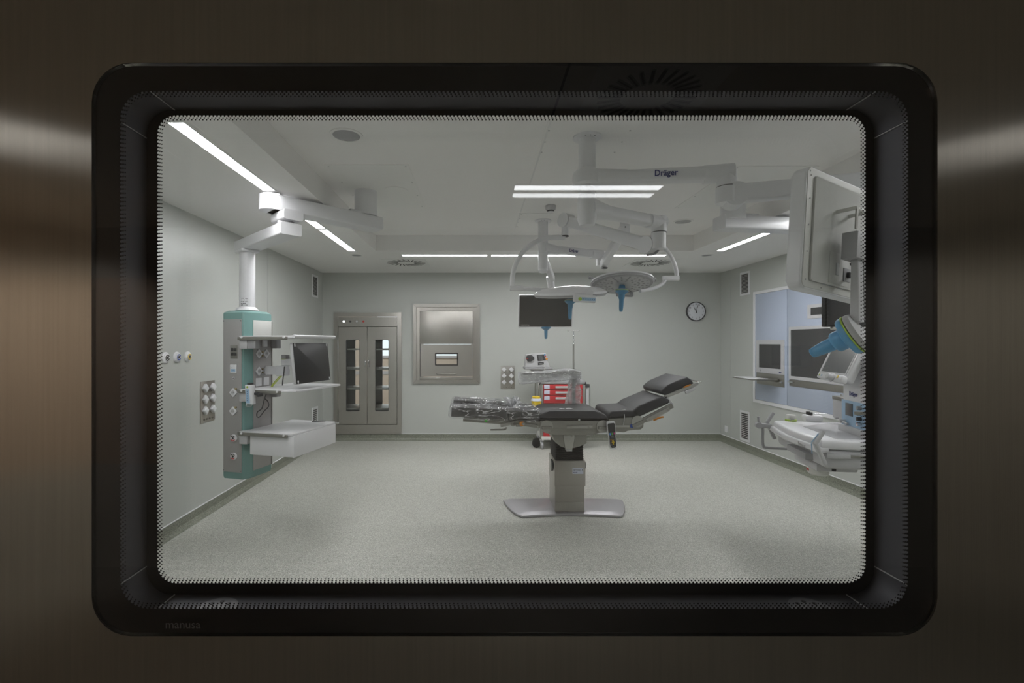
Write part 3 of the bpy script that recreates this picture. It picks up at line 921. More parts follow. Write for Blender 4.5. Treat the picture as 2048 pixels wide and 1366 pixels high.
mb = MB(); mb.obox(c + nf * .001, (ha, nf, AX[2]), (.072, .003, .112), .001); dp = mb.build('data_plate', 'satin', pen)
for i in (-1, 1):
    for j in (-1, 1):
        mb = MB(); mb.obox(c + nf * .004 + ha * .0155 * i + V(0, 0, .018 * j), (ha, nf, AX[2]), (.026, .006, .027), .003); mb.build('data_port', 'dark', dp)
c = hp(-.092, -.005, 1.347)
mb = MB(); mb.obox(c + nf * .004, (ha, nf, AX[2]), (.066, .008, .072), .005); th_ = mb.build('display_module', 'white', pen)
mb = MB(); mb.obox(c + nf * .0085 + V(0, 0, -.013), (ha, nf, AX[2]), (.046, .001, .024)); mb.build('blue_display', 'blue_label', th_, smooth=False)
mb = MB()
for q in (-.006, .006): mb.cyl(c + nf * .009 + ha * q + V(0, 0, -.010), c + nf * .0095 + ha * q + V(0, 0, -.010), .0035, n=10)
mb.cyl(c + nf * .008 + ha * -.018 + V(0, 0, .010), c + nf * .009 + ha * -.018 + V(0, 0, .010), .002, n=8)
mb.build('display_marks', 'navy', th_)
mb = MB(); c = hp(-.092, -.005, 1.270); mb.cyl(c, c + nf * .006, .011, n=18); tb = mb.build('round_port', 'white', pen)
mb = MB(); mb.cyl(c + nf * .006, c + nf * .007, .005, n=12); mb.build('port_hole', 'black', tb)
for u_, z in ((.137, 1.468), (.229, 1.468), (.137, 1.322), (.229, 1.322)):
    c = hp(.029, u_, z)
    s = diamond_socket(c, hu, ha, .058, pen); socket_well(c, hu, ha, .018, s)
for z in (1.482, 1.452, 1.336, 1.306):
    mb = MB(); c = hp(.029, .183, z); mb.cyl(c, c + ha * .010, .007, n=12); mb.build('earth_terminal', 'brass', pen)
for u_ in (.137, .229):
    mb = MB(); mb.obox(hp(.033, u_, 1.230), (hu, ha, AX[2]), (.068, .008, .068), .004); mb.build('blank_plate', 'white', pen)
mb = MB(); mb.obox(hp(.040, .20, 1.555), (hu, ha, AX[2]), (.05, .022, .055), .004); mb.build('small_socket', 'white', pen)

# shelves
def shelf(z, amax, umax, t=.020, parts=True, rail_end=None, corner=.04):
    mb = MB()
    pl = [(-.004, -.045), (amax - corner, -.045), (amax - corner * .3, -.045 + corner * .3), (amax, -.045 + corner), (amax, umax - .01), (amax - .01, umax), (.035, umax), (.035, .05), (-.004, .0)]
    mb.prism(pl, HC + V(0, 0, z - t), ha, hu, V(0, 0, 1), t, .005)
    s = mb.build('shelf', 'white', pen)
    mb = MB(); e = rail_end or amax - corner
    mb.obox(hp((e - .004) / 2 - .004, -.055, z - t * .75 - .004), (ha, hu, AX[2]), (e + .004, .012, .026), .002)
    mb.build('equipment_rail', 'satin', s)
    for a_ in (.035, e - .03):
        mb = MB(); mb.cyl(hp(a_, -.068, z - t * .6), hp(a_, -.060, z - t * .6), .009, n=14); mb.build('rail_bolt', 'white', s)
    mb = MB(); mb.obox(hp(.035, -.018, z - t - .044), (ha, hu, AX[2]), (.075, .06, .080), .006); mb.build('clamp_bracket', 'lightgrey', s)
    mb = MB(); mb.obox(hp(.057, .325, z - t - .044), (ha, hu, AX[2]), (.060, .06, .080), .006); mb.build('clamp_bracket', 'grey', s)
    return s
s1 = shelf(1.618, .500, .56, .022)
mb = MB(); mb.obox(hp(.115, -.020, 1.556), (ha, hu, AX[2]), (.075, .05, .082), .003); mb.build('junction_box', 'grey', s1)
mb = MB(); mb.beam(hp(.497, -.03, 1.612), hp(.497, .555, 1.612), (.022, .026), r=.010); mb.build('rounded_edge', 'white', s1)
s2 = shelf(1.187, .535, .60, .018, rail_end=.40, corner=.10)
s3 = shelf(.845, .500, .575, .020)
mb = MB(); mb.obox(hp(.292, .262, .742), (ha, hu, AX[2]), (.400, .60, .166), .006); dr = mb.build('drawer_box', 'white', pen)
mb = MB(); mb.obox(hp(.497, .262, .742), (ha, hu, AX[2]), (.014, .602, .170), .004); mb.build('drawer_front', 'white', pen)
mb = MB(); mb.tube([hp(.505, .57, .835), hp(.515, .585, .832), hp(.505, .60, .830)], .008); mb.build('rail_stub', 'chrome', s3)

# monitor held by the pendant
mon = empty('pendant_monitor', hp(.45, .24, 1.235), 'dark flat monitor over the middle shelf of the teal pendant', 'monitor')
def mp_(a, u, z):
    return hp(a, u, z)
nrm = (ha * .323 + V(0, 0, 1) * .035).normalized()
upm = nrm.cross(hu) * -1
upm = V(0, 0, 1) * .323 - ha * .035; upm.normalize()
ctr = hp(.487, .235, 1.396)
mb = MB(); mb.obox(ctr - nrm * .016, (hu, upm, nrm), (.488, .332, .030), .010); mb.build('rear_shell', 'lightgrey', mon)
mb = MB(); mb.prism(rr2(.482, .326, .008), ctr - nrm * .001, hu, upm, nrm, .0035, .001); sf_ = mb.build('screen', 'screen_soft', mon)
for i in (-1, 1):
    for j in (-1, 1):
        mb = MB(); mb.obox(ctr + nrm * .004 + hu * .222 * i + upm * (.148 * j), (hu, upm, nrm), (.012, .024, .006), .002); mb.build('corner_clip', 'white', mon)
mb = MB(); mb.obox(ctr - nrm * .055 - upm * .055 - hu * .10, (hu, upm, nrm), (.16, .19, .055), .015); mb.build('rear_box', 'lightgrey', mon)
mb = MB(); mb.beam(hp(.230, .20, 1.395), hp(.470, .20, 1.410), (.06, .055), r=.008); ar = mb.build('support_arm', 'white', mon)
mb = MB(); mb.obox(hp(.248, .20, 1.442), (ha, hu, AX[2]), (.05, .05, .036), .004); mb.build('arm_cap', 'grey', ar)
mb = MB(); mb.obox(hp(.248, .20, 1.424), (ha, hu, AX[2]), (.053, .053, .003)); mb.build('green_ring', 'lime', ar, smooth=False)
mb = MB(); mb.obox(hp(.22, .20, 1.325), (ha, hu, AX[2]), (.10, .06, .085), .006); mb.obox(hp(.11, .22, 1.325), (ha, hu, AX[2]), (.13, .05, .07), .006); mb.build('wall_bracket', 'white', mon)

def one(mb, name, m_, label, cat, group=None):
    o = mb.build(name, m_)
    tag(o, label, cat, group)
    return rebase(o)
mb = MB(); mb.tube([hp(.26, .17, 1.36), hp(.268, .15, 1.30), hp(.262, .14, 1.205)], .0045); mb.tube([hp(.24, -.02, 1.165), hp(.245, -.06, 1.10), hp(.23, -.065, 1.04), hp(.185, -.06, 1.01), hp(.175, -.055, .975), hp(.20, -.055, .97), hp(.245, -.055, 1.02), hp(.28, -.05, 1.055), hp(.26, -.03, 1.09), hp(.20, 0.0, 1.115)], .0042)
mb.build('cable', 'dark', mon)
mb = MB(); mb.tube([hp(.20, .20, 1.285), hp(.16, .16, 1.22), hp(.145, .15, 1.192)], .004); mb.tube([hp(.215, .20, 1.285), hp(.175, .16, 1.22), hp(.155, .15, 1.192)], .004)
mb.build('earth_cable', 'yellowgreen', mon)
hs = empty('alarm_handset', hp(.145, -.085, 1.07), 'small white controller with pale blue keypad clipped on the middle shelf rail', 'controller')
mb = MB(); mb.obox(hp(.145, -.092, 1.152), (ha, hu, (V(0, 0, 1) - ha * .06).normalized()), (.066, .040, .155), .006); mb.build('body', 'white', hs)
mb = MB(); mb.obox(hp(.138, -.114, 1.140), (ha, hu, (V(0, 0, 1) - ha * .06).normalized()), (.034, .002, .11)); mb.build('keypad', 'blue_label', hs, smooth=False)
mb = MB()
for k in range(5): mb.cyl(hp(.136, -.1155, 1.178 - k * .018), hp(.136, -.117, 1.178 - k * .018), .0035, n=8)
mb.build('keys', 'navy', hs)
mb = MB(); mb.cyl(hp(.134, -.113, 1.212), hp(.134, -.116, 1.212), .008, n=14); mb.build('green_dot', 'lime', hs)
mb = MB(); mb.obox(hp(.145, -.092, 1.236), (ha, hu, AX[2]), (.04, .03, .012), .003); mb.build('cap', 'dark', hs)
mb = MB(); mb.tube([hp(.12, -.10, 1.076), hp(.12, -.11, 1.062), hp(.165, -.11, 1.062), hp(.165, -.10, 1.076)], .003); mb.build('hanger', 'chrome', hs)
mb = MB(); mb.obox(hp(.195, -.080, 1.158), (ha, hu, AX[2]), (.03, .03, .02), .004); mb.cyl(hp(.232, -.11, 1.150), hp(.232, -.07, 1.150), .014, n=14); mb.build('rail_clamp', 'dark', hs)
mb = MB(); mb.beam(hp(.30, .50, .850), hp(.40, .56, .850), (.012, .007), r=.003); one(mb, 'pen', 'dark', 'black pen lying on the lowest shelf of the teal pendant', 'pen')

# ================================================================ pendant on the display side
pr = empty('ceiling_supply_pendant', (2.206, 4.07, ZH - .004), 'white ceiling pendant arm running behind the big white display', 'medical pendant')
mb = MB(); mb.cyl((2.206, 4.10, 2.62), (2.206, 4.10, ZH - .004), .100, n=40); mb.build('ceiling_column', 'white', pr)
mb = MB(); mb.beam((2.10, 4.13, 2.603), (3.25, 4.30, 2.603), (.17, .114), r=.014); mb.build('upper_arm', 'white', pr)
mb = MB(); mb.beam((2.16, 4.14, 2.668), (2.42, 4.18, 2.668), (.15, .020), r=.005); mb.build('arm_cover', 'white', pr)
mb = MB(); mb.cyl((3.17, 4.29, 2.40), (3.17, 4.29, 2.547), .075, n=32); mb.build('joint_block', 'white', pr)
mb = MB(); mb.beam((3.18, 4.33, 2.40), (3.06, 3.33, 2.40), (.156, .09), r=.012); mb.build('lower_arm', 'white', pr)
mb = MB(); mb.cyl((3.07, 3.40, 1.50), (3.07, 3.40, 2.36), .0625, n=36); mb.build('drop_tube', 'white', pr)
# ================================================================ things on the walls
# --- supply cabinet in the far wall
cab = empty('supply_cabinet', ((CAB[0] + CAB[1]) / 2, YB, CAB[2]), 'brushed steel built-in cabinet with two glazed doors', 'cabinet')
x0, x1, z0, z1 = -2.296, -1.214, .105, 2.042
mb = MB(); mb.ring(loop(x0, x1, z0, z1, .002, 1), loop(x0 + .066, x1 - .066, z0 + .145, z1 - .066, .002, 1), V(0, YB - .022, 0), EX, EZ, EN, .030); mb.build('outer_frame', 'steel_v', cab, smooth=False)
mb = MB(); mb.box((x0 + .07, YB - .016, z1 - .222), (x1 - .07, YB + .02, z1 - .072), .002); hdp = mb.build('header_panel', 'steel', cab, smooth=False)
for i, (px_, mm) in enumerate(((-2.134, 'indicator'), (-2.029, 'dark'), (-1.925, 'chrome'), (-1.820, 'redprint'))):
    zc = 1.564 - (643 - 685) * .008
    mb = MB(); mb.cyl((px_, YB - .024, zc), (px_, YB - .015, zc), .017, n=18); k_ = mb.build('button', mm if mm != 'indicator' else 'indicator', hdp)
mb = MB(); mb.beam((-1.925, YB - .027, 1.885), (-1.920, YB - .027, 1.865), (.010, .004), r=.001); mb.build('key', 'chrome', hdp)
def glazed_door(x0, x1, z0, z1, wx0, wx1, wz0, wz1, hx, hinge):
    out = loop(x0, x1, z0, z1, .003, 5)
    win_ = loop(wx0, wx1, wz0, wz1, .022, 5)
    mb = MB(); mb.ring(out, win_, V(0, YB - .018, 0), EX, EZ, EN, .022); d_ = mb.build('door', 'steel_v', cab, smooth=False)
    mb = MB(); mb.ring(loop(wx0 - .001, wx1 + .001, wz0 - .001, wz1 + .001, .022, 5), loop(wx0 + .005, wx1 - .005, wz0 + .005, wz1 - .005, .018, 5), V(0, YB - .0185, 0), EX, EZ, EN, .015); mb.build('window_seal', 'dark', d_, smooth=False)
    mb = MB(); mb.prism(win_, V(0, YB - .004, 0), EX, EZ, EN, .004); mb.build('glass_pane', 'glass_thin', d_, smooth=False)
    mb = MB(); mb.tube([(hx, YB - .018, 1.29), (hx + hinge * .012, YB - .042, 1.27), (hx + hinge * .016, YB - .048, 1.235), (hx + hinge * .012, YB - .042, 1.20), (hx, YB - .018, 1.18)], .010); mb.build('handle', 'chrome', d_)
    return d_
# windows in pixels L 692.8-719.8 and R 751-778 by 679-822
glazed_door(-2.222, -1.765, .262, 1.812, -2.098, -1.882, .468, 1.610, -1.800, 1)
glazed_door(-1.757, -1.288, .262, 1.812, -1.632, -1.416, .468, 1.610, -1.722, -1)
# carcass behind the doors
mb = MB()
Yc = YB + .57
for bx in (((-2.262, YB + .01, .25), (-2.247, Yc, 1.83)), ((-1.263, YB + .01, .25), (-1.248, Yc, 1.83)), ((-2.262, YB + .01, .25), (-1.248, Yc, .262)), ((-2.262, YB + .01, 1.815), (-1.248, Yc, 1.83)), ((-1.770, YB + .03, .262), (-1.755, Yc - .02, 1.815))):
    mb.box(*bx)
mb.build('carcass', 'grey', cab, smooth=False)
mb = MB()
for wx0, wx1, a, b in ((-2.098, -1.882, -2.247, -1.762), (-1.632, -1.416, -1.762, -1.263)):
    mb.ring(loop(a, b, .262, 1.815, .003, 5), loop(wx0, wx1, .468, 1.610, .022, 5), V(0, Yc - .02, 0), EX, EZ, EN, .02)
mb.build('rear_doors', 'grey', cab, smooth=False)
for z in (.485, .805, 1.125, 1.440):
    mb = MB(); mb.box((-2.245, YB + .035, z), (-1.265, Yc - .035, z + .026)); mb.build('shelf', 'satin', cab, smooth=False)

# --- pass-through hatch
hat = empty('pass_through_hatch', (-.5, YB, .91), 'brushed steel wall hatch with a small window and grab handle', 'hatch')
x0, x1, z0, z1 = -1.029, .036, .911, 2.181
mb = MB(); mb.ring(loop(x0, x1, z0, z1, .002, 1), loop(x0 + .052, x1 - .052, z0 + .052, z1 - .052, .002, 1), V(0, YB - .030, 0), EX, EZ, EN, .030)
mb.build('outer_frame', 'steel', hat, smooth=False)
for sx, cx_ in ((1, x0), (-1, x1)):
    for sz, cz_ in ((1, z0), (-1, z1)):
        mb = MB(); mb.beam((cx_ + sx * .002, YB - .0305, cz_ + sz * .002), (cx_ + sx * .05, YB - .0305, cz_ + sz * .05), (.003, .001), r=.0003, up=(0, 1, 0)); mb.build('mitre_joint', 'dark', hat, smooth=False)
mb = MB(); mb.ring(loop(x0 + .052, x1 - .052, z0 + .052, z1 - .052, .002, 1), loop(x0 + .106, x1 - .106, z0 + .060, z1 - .115, .002, 1), V(0, YB - .012, 0), EX, EZ, EN, .03); mb.build('inner_frame', 'steel_v', hat, smooth=False)
mb = MB(); mb.box((-.920, YB - .035, 1.540), (-.074, YB - .008, 2.062), .004); mb.build('upper_sash', 'steel', hat)
mb = MB(); wz = (1.203, 1.390)
mb.ring(loop(-.905, -.080, 1.024, 1.535, .003, 3), loop(-.672, -.316, wz[0], wz[1], .010, 3), V(0, YB - .012, 0), EX, EZ, EN, .026); ls = mb.build('lower_sash', 'steel', hat, smooth=False)
mb = MB(); mb.ring(loop(-.680, -.308, wz[0] - .008, wz[1] + .008, .012, 3), loop(-.660, -.328, wz[0] + .012, wz[1] - .012, .006, 3), V(0, YB - .015, 0), EX, EZ, EN, .012); mb.build('window_seal', 'black', ls, smooth=False)
mb = MB(); mb.prism(loop(-.672, -.316, wz[0], wz[1], .010, 3), V(0, YB - .002, 0), EX, EZ, EN, .003); mb.build('glass_pane', 'glass_thin', ls, smooth=False)
mb = MB(); mb.tube([(-.640, YB - .012, 1.062), (-.640, YB - .05, 1.064), (-.62, YB - .056, 1.064), (-.36, YB - .056, 1.064), (-.340, YB - .05, 1.064), (-.340, YB - .012, 1.062)], .010, samples=4); mb.build('handle', 'satin', ls)
mb = MB(); mb.box((-.92, YB - .03, .965), (-.074, YB - .006, 1.018), .004); mb.build('sill', 'steel', hat)
mb = MB(); mb.box((-.93, YB + .02, .96), (-.915, YB + .45, 2.10)); mb.box((-.075, YB + .02, .96), (-.06, YB + .45, 2.10)); mb.box((-.93, YB + .02, .95), (-.06, YB + .45, .965)); mb.box((-.93, YB + .02, 2.09), (-.06, YB + .45, 2.105)); mb.build('chamber', 'grey', hat, smooth=False)

# --- socket plates with six diamond sockets
def socket_plate(o, U, N_, w, h, label, cover=.0):
    """o: centre on the wall; U to the viewer's right, N_ outward."""
    r_ = empty('socket_plate', o - V(0, 0, h / 2), label, 'power outlets')
    Wv = V(0, 0, 1)
    mb = MB(); mb.obox(o + N_ * .003, (U, Wv, N_), (w, h, .006), .001); mb.build('steel_plate', 'steel', r_)
    e1, e2 = (U + Wv).normalized(), (Wv - U).normalized()
    for i in (-1, 1):
        for j in (-1, 0, 1):
            c = o + U * (i * w * .265) + Wv * (j * h * .272 + h * .065)
            mb = MB(); mb.obox(c + N_ * (.006 + .012), (e1, e2, N_), (.058, .058, .024), .004); s = mb.build('socket', 'white', r_)
            mb = MB(); mb.obox(c + N_ * .0315, (e1, e2, N_), (.050, .050, .004), .002); mb.build('hinged_lid', 'white', s)
    for k in range(4):
        c = o + U * ((k - 1.5) * w * .19) - Wv * (h * .425)
        mb = MB(); mb.cyl(c + N_ * .006, c + N_ * .014, .009, n=14); q = mb.build('earth_terminal', 'satin', r_)
        mb = MB(); mb.cyl(c + N_ * .014, c + N_ * .0145, .005, n=10); mb.build('terminal_hole', 'black', q)
    for i in (-1, 1):
        for j in (-1, 1):
            mb = MB(); c = o + U * (i * (w / 2 - .009)) + Wv * (j * (h / 2 - .012)); mb.cyl(c + N_ * .006, c + N_ * .007, .003, n=8); mb.build('screw', 'grey', r_)
socket_plate(V((1015.2 - PX) * .008, YB, EYE - (754.7 - PY) * .008), V(1, 0, 0), V(0, -1, 0), .222, .372, 'steel plate of six diamond sockets on the far wall beside the steel hatch')
socket_plate(V(XL, 4.362, 1.024), V(0, 1, 0), V(1, 0, 0), .230, .372, 'steel plate of six diamond sockets below the gas outlets beside the teal pendant')

# --- gas outlets on the side wall
for y, ringm, word in ((3.77, 'black', 'black'), (3.914, 'royal', 'blue'), (4.06, 'yellow', 'yellow')):
    g = empty('gas_outlet', (XL, y, 1.40), 'round white wall gas outlet marked ' + word, 'gas outlet', 'wall gas outlets')
    c, n_ = V(XL, y, 1.443), V(1, 0, 0)
    mb = MB(); mb.lathe(c, n_, [(.045, 0), (.045, .006), (.040, .012), (.028, .014), (.026, .020), (.020, .021)], 32); mb.build('rosette', 'white', g)
    mb = MB()
    pts = [c + n_ * .0215 + V(0, math.cos(math.radians(t)) * .021, math.sin(math.radians(t)) * .021) for t in range(20, 341, 16)]
    for p, q in zip(pts, pts[1:]): mb.beam(p, q, (.008, .0015), r=.0003, up=n_)
    mb.build('colour_ring', ringm, g)
    mb = MB(); mb.cyl(c + n_ * .020, c + n_ * .023, .012, n=18); mb.build('socket_hole', 'black', g)

# --- round clock
ck = V((1390.5 - PX) * .008, YB, EYE - (623 - PY) * .008)
clk = empty('wall_clock', ck - V(0, 0, .15), 'round white wall clock with a thin black rim', 'clock')
cn = V(0, -1, 0)
mb = MB(); c56 = lambda r: [(r * math.cos(2 * math.pi * k / 56), r * math.sin(2 * math.pi * k / 56)) for k in range(56)]
mb.ring(c56(.152), c56(.1405), ck, V(1, 0, 0), V(0, 0, 1), cn, .040); mb.build('rim', 'dark', clk)
mb = MB(); mb.cyl(ck + cn * .004, ck + cn * .030, .1405, n=56); fc = mb.build('dial', 'label_paper', clk)
M['dial'] = mat('clock_dial', (.66, .68, .72), .5, var=.01); fc.data.materials[0] = M['dial']
for h in range(1, 13):
    th = math.radians(90 - 30 * h)
    p = ck + cn * .0305 + V(math.cos(th) * .114, 0, math.sin(th) * .114 - .012)
    text(str(h), .036, p, (1, 0, 0), (0, 0, 1), 'print', fc, 'numeral', .0004, 'CENTER', .0004)
def hand(name, ang, L_, tail, w):
    th = math.radians(90 - ang); d = V(math.cos(th), 0, math.sin(th))
    mb = MB(); mb.beam(ck + cn * .034 - d * tail, ck + cn * .034 + d * L_, (w * 1.3, .002), (w * .6, .002), r=.0006, up=(0, -1, 0)); mb.build(name, 'black', clk)
hand('hour_hand', 331, .085, .032, .010); hand('minute_hand', 17, .122, .032, .007)
mb = MB(); mb.cyl(ck + cn * .031, ck + cn * .037, .006, n=14); mb.build('centre_cap', 'black', clk)
mb = MB(); mb.obox(ck + cn * .0305 + V(-.002, 0, .058), AX, (.016, .001, .010), .002); mb.build('maker_mark', 'black', clk)

# --- small socket at the corner
mb = MB(); mb.box((XR - .010, 7.37, .165), (XR, 7.455, .262), .003); o = one(mb, 'wall_socket', 'white', 'small white socket low on the blue panel wall at the corner', 'power outlet')

# --- pale blue glass panel with screens
pn = empty('glass_wall_panel', (XR, 5.7, .74), 'large pale blue glass wall panel with built-in screens', 'wall panel')
def on_wall(mbx, y0, y1, z0, z1, out, th, r=0.0):
    return mbx.box((XR - out - th, y0, z0), (XR - out, y1, z1), r)
Y0p, Y1p = 4.30, 6.68
mb = MB()
for a in ((Y0p, Y1p, .730, .772), (Y0p, Y1p, 2.235, 2.272), (Y1p - .045, Y1p, .772, 2.235), (Y0p, Y0p + .045, .772, 2.235)):
    on_wall(mb, *a, 0, .014)
mb.build('frame', 'white', pn, smooth=False)
for y0, y1 in ((5.958, 6.634), (Y0p + .045, 5.950)):
    mb = MB(); on_wall(mb, y0, y1, .775, 2.232, 0, .008, .001); mb.build('blue_pane', 'blue_panel', pn)
def bezelled(name, y0, y1, z0, z1, iy0, iy1, iz0, iz1, sm):
    mb = MB(); c = ((y0 + y1) / 2, (z0 + z1) / 2)
    mb.ring(loop(y0, y1, z0, z1, .01, 3), loop(iy0, iy1, iz0, iz1, .004, 3), V(XR - .008, 0, 0), V(0, 1, 0), V(0, 0, 1), V(-1, 0, 0), .006)
    b_ = mb.build(name, 'lightgrey', pn, smooth=False)
    mb = MB(); on_wall(mb, iy0 - .002, iy1 + .002, iz0 - .002, iz1 + .002, .008, .003); mb.build('display_glass', sm, b_, smooth=False)
    return b_
b1_ = bezelled('small_screen', 6.00, 6.61, 1.153, 1.597, 6.07, 6.54, 1.222, 1.540, 'screen_mid')
b2_ = bezelled('large_screen', 4.42, 5.912, 1.110, 1.757, 4.48, 5.875, 1.150, 1.720, 'screen_mid')
b3_ = bezelled('status_screen', 4.95, 5.58, 1.842, 2.005, 5.00, 5.525, 1.881, 1.967, 'screen_mid')
text('H', .045, (XR - .0145, 6.515, 1.168), (0, -1, 0), (0, 0, 1), 'print', b1_, 'badge', .0004)
mb = MB(); mb.obox((XR - .0148, 6.08, 1.178), AX, (.001, .05, .014)); mb.build('maker_mark', 'navy', b1_, smooth=False)
for nm, y0, y1, z0, z1 in (('steel_strip', 6.00, 6.60, .995, 1.150), ('steel_strip', 4.42, 5.905, 1.028, 1.106)):
    mb = MB(); on_wall(mb, y0, y1, z0, z1, .008, .005, .001); s = mb.build(nm, 'steel', pn)
    mb = MB(); mb.box((XR - .045, (6.02 if y0 > 5.9 else 5.80), 1.045 if y0 > 5.9 else 1.068), (XR - .012, (6.05 if y0 > 5.9 else 5.88), 1.070 if y0 > 5.9 else 1.088), .006); mb.build('latch', 'chrome', s)
ks = empty('fold_down_keyboard', (XR - .2, 6.35, 1.06), 'white fold-down keyboard tray below the small wall screen', 'keyboard')
mb = MB(); mb.box((XR - .36, 6.10, 1.075), (XR - .03, 6.58, 1.087), .003); mb.build('tray', 'satin', ks)
mb = MB(); mb.box((XR - .35, 6.14, 1.087), (XR - .13, 6.55, 1.097), .003); mb.build('key_area', 'white', ks)
mb = MB(); mb.box((XR - .06, 6.12, 1.052), (XR - .013, 6.20, 1.09), .004); mb.box((XR - .06, 6.48, 1.052), (XR - .013, 6.56, 1.09), .004); mb.build('hinge_blocks', 'satin', ks)
# ================================================================ operating table
tbl = empty('operating_table', (.835, 4.465, 0), 'operating table with black pads on a steel column, back section raised', 'operating table')
TX = .835
# floor plate: low steel blade, wider at the back, dished along the front
mb = MB()
def base_outline(k, z, front):
    pts = []
    n = 12
    for i in range(n + 1):                       # back edge, left to right
        t = i / n; x = -.585 + 1.17 * t
        pts.append((x * k, 4.645 + .015 * (1 - (2 * t - 1) ** 2)))
    pts += [(.56 * k, 4.50), (.52 * k, 4.36), (.475 * k, 4.26 + front)]
    for i in range(n + 1):
        t = i / n; x = .44 - .88 * t
        pts.append((x * k, 4.225 + front + .045 * (1 - abs(2 * t - 1) ** 1.6)))
    pts += [(-.475 * k, 4.26 + front), (-.52 * k, 4.36), (-.56 * k, 4.50)]
    return [V(TX + x, y, z) for x, y in pts]
mb.loft([base_outline(.985, .002, .004), base_outline(1, .010, 0), base_outline(.995, .022, .004), base_outline(.90, .036, .055), base_outline(.70, .038, .085)])
fb = mb.build('floor_plate', 'satin', tbl, angle=50)
fb.data.materials[0] = M['base'] = mat('base_steel', (.46, .45, .47), .42, .8, var=.03)
cx0, cx1, cy0, cy1 = .7016, .9686, 4.30, 4.63
mb = MB(); mb.box((cx0, cy0, .030), (cx1, cy1, .494), .004); cl = mb.build('column_housing', 'steel_v', tbl)
mb = MB(); mb.box((cx0 - .004, cy0 - .004, .265), (cx1 + .008, cy1 + .003, .490), .003); mb.build('upper_sleeve', 'steel_v', tbl)
mb = MB(); mb.box((cx0 + .003, cy0 - .003, .032), (cx1 - .001, cy0 + .003, .118), .001); mb.build('lower_cover', 'steel', tbl)
for sx, x in ((-1, cx0 - .004), (1, cx1 + .008)):
    mb = MB(); mb.prism([(-.06, .035), (.02, .05), (.035, .03), (.035, -.02), (0, -.055), (-.06, -.01)], V(x, 4.40, .43), (0, 1, 0), (0, 0, 1), (sx, 0, 0), .016, .004); mb.build('socket_cover', 'dark', tbl)
mb = MB(); mb.box((.858, cy0 - .0055, .375), (.957, cy0 - .004, .428)); lb = mb.build('maker_label', 'label_paper', tbl, smooth=False)
text('GETINGE', .0165, (.864, cy0 - .0058, .405), (1, 0, 0), (0, 0, 1), 'print', lb, 'lettering', .0003, sx=1.0, offset=.0002)
mb = MB(); mb.prism([(0, -.006), (.008, -.004), (.008, .005), (0, .007), (.003, .001)], V(.943, cy0 - .0056, .411), (1, 0, 0), (0, 0, 1), (0, -1, 0), .0005); mb.build('emblem', 'print', lb, smooth=False)
text('MAQUET', .0095, (.864, cy0 - .0058, .386), (1, 0, 0), (0, 0, 1), 'navy', lb, 'lettering', .0003, offset=.0003)
# bellows
mb = MB()
secs = []
def rect_sec(x0, x1, y0, y1, z, r=.02):
    return [V((x0 + x1) / 2 + a, (y0 + y1) / 2 + b, z) for a, b in rr2(x1 - x0, y1 - y0, r, 3)]
z = .492; k = 0
while z < .700:
    o_ = .002 if k % 2 == 0 else .014
    secs.append(rect_sec(cx0 + o_, cx1 - o_, cy0 + o_, cy1 - o_, z))
    z += .0085 if k % 2 == 0 else .0085; k += 1
mb.loft(secs); mb.build('bellows', 'black', tbl, angle=20)
# saddle
mb = MB(); mb.prism([(.675, .735), (.675, .72), (.70, .665), (.75, .625), (.80, .610), (.87, .610), (.92, .625), (.985, .655), (.985, .735)], V(0, 4.285, 0), (1, 0, 0), (0, 0, 1), (0, 1, 0), .36, .004); mb.build('saddle', 'satin', tbl)
mb = MB(); mb.prism([(.773, .745), (.773, .71), (.790, .598), (.852, .598), (.872, .71), (.872, .745)], V(0, 4.268, 0), (1, 0, 0), (0, 0, 1), (0, 1, 0), .02, .004); sp = mb.build('saddle_plate', 'satin_light', tbl)
for x in (.797, .848):
    mb = MB(); mb.cyl((x, 4.262, .722), (x, 4.268, .722), .008, n=14); mb.build('bolt', 'steel', sp)
mb = MB(); mb.box((.795, 4.262, .586), (.850, 4.28, .602), .002); mb.build('latch', 'chrome', sp)
# main beam
YN, YR = 4.215, 4.725
mb = MB(); mb.prism([(.560, .868), (.555, .80), (.60, .755), (.70, .735), (1.03, .735), (1.10, .760), (1.16, .775), (1.165, .868)], V(0, YN + .03, 0), (1, 0, 0), (0, 0, 1), (0, 1, 0), YR - YN - .06, .006); mb.build('seat_frame', 'satin', tbl)
for y, s_ in ((YN + .018, -1), (YR - .018, 1)):
    mb = MB(); mb.box((.56, y - .006, .80), (1.165, y + .006, .868), .004); mb.build('side_plate', 'satin', tbl)
    mb = MB(); mb.box((.79, y + s_ * .018 - .006, .802), (1.02, y + s_ * .018 + .006, .828), .002); rl = mb.build('side_rail', 'satin_light', tbl)
    for x in (.83, .985):
        mb = MB(); mb.cyl((x, y + s_ * .006, .815), (x, y + s_ * .028, .815), .008, n=14); mb.build('bolt', 'steel', rl)
    for x in (.615, 1.115):
        mb = MB(); mb.cyl((x, y - s_ * .004, .818), (x, y + s_ * .014, .818), .056, n=36); h_ = mb.build('pivot_disc', 'satin_light', tbl)
        mb = MB(); mb.box((x - .046, y + s_ * .020 - .007, .794), (x + .046, y + s_ * .020 + .007, .822), .004); mb.build('pivot_bar', 'satin', h_)
        for q in (-.03, .03):
            mb = MB(); mb.cyl((x + q, y + s_ * .024, .808), (x + q, y + s_ * .030, .808), .007, n=12); mb.build('bolt', 'steel', h_)

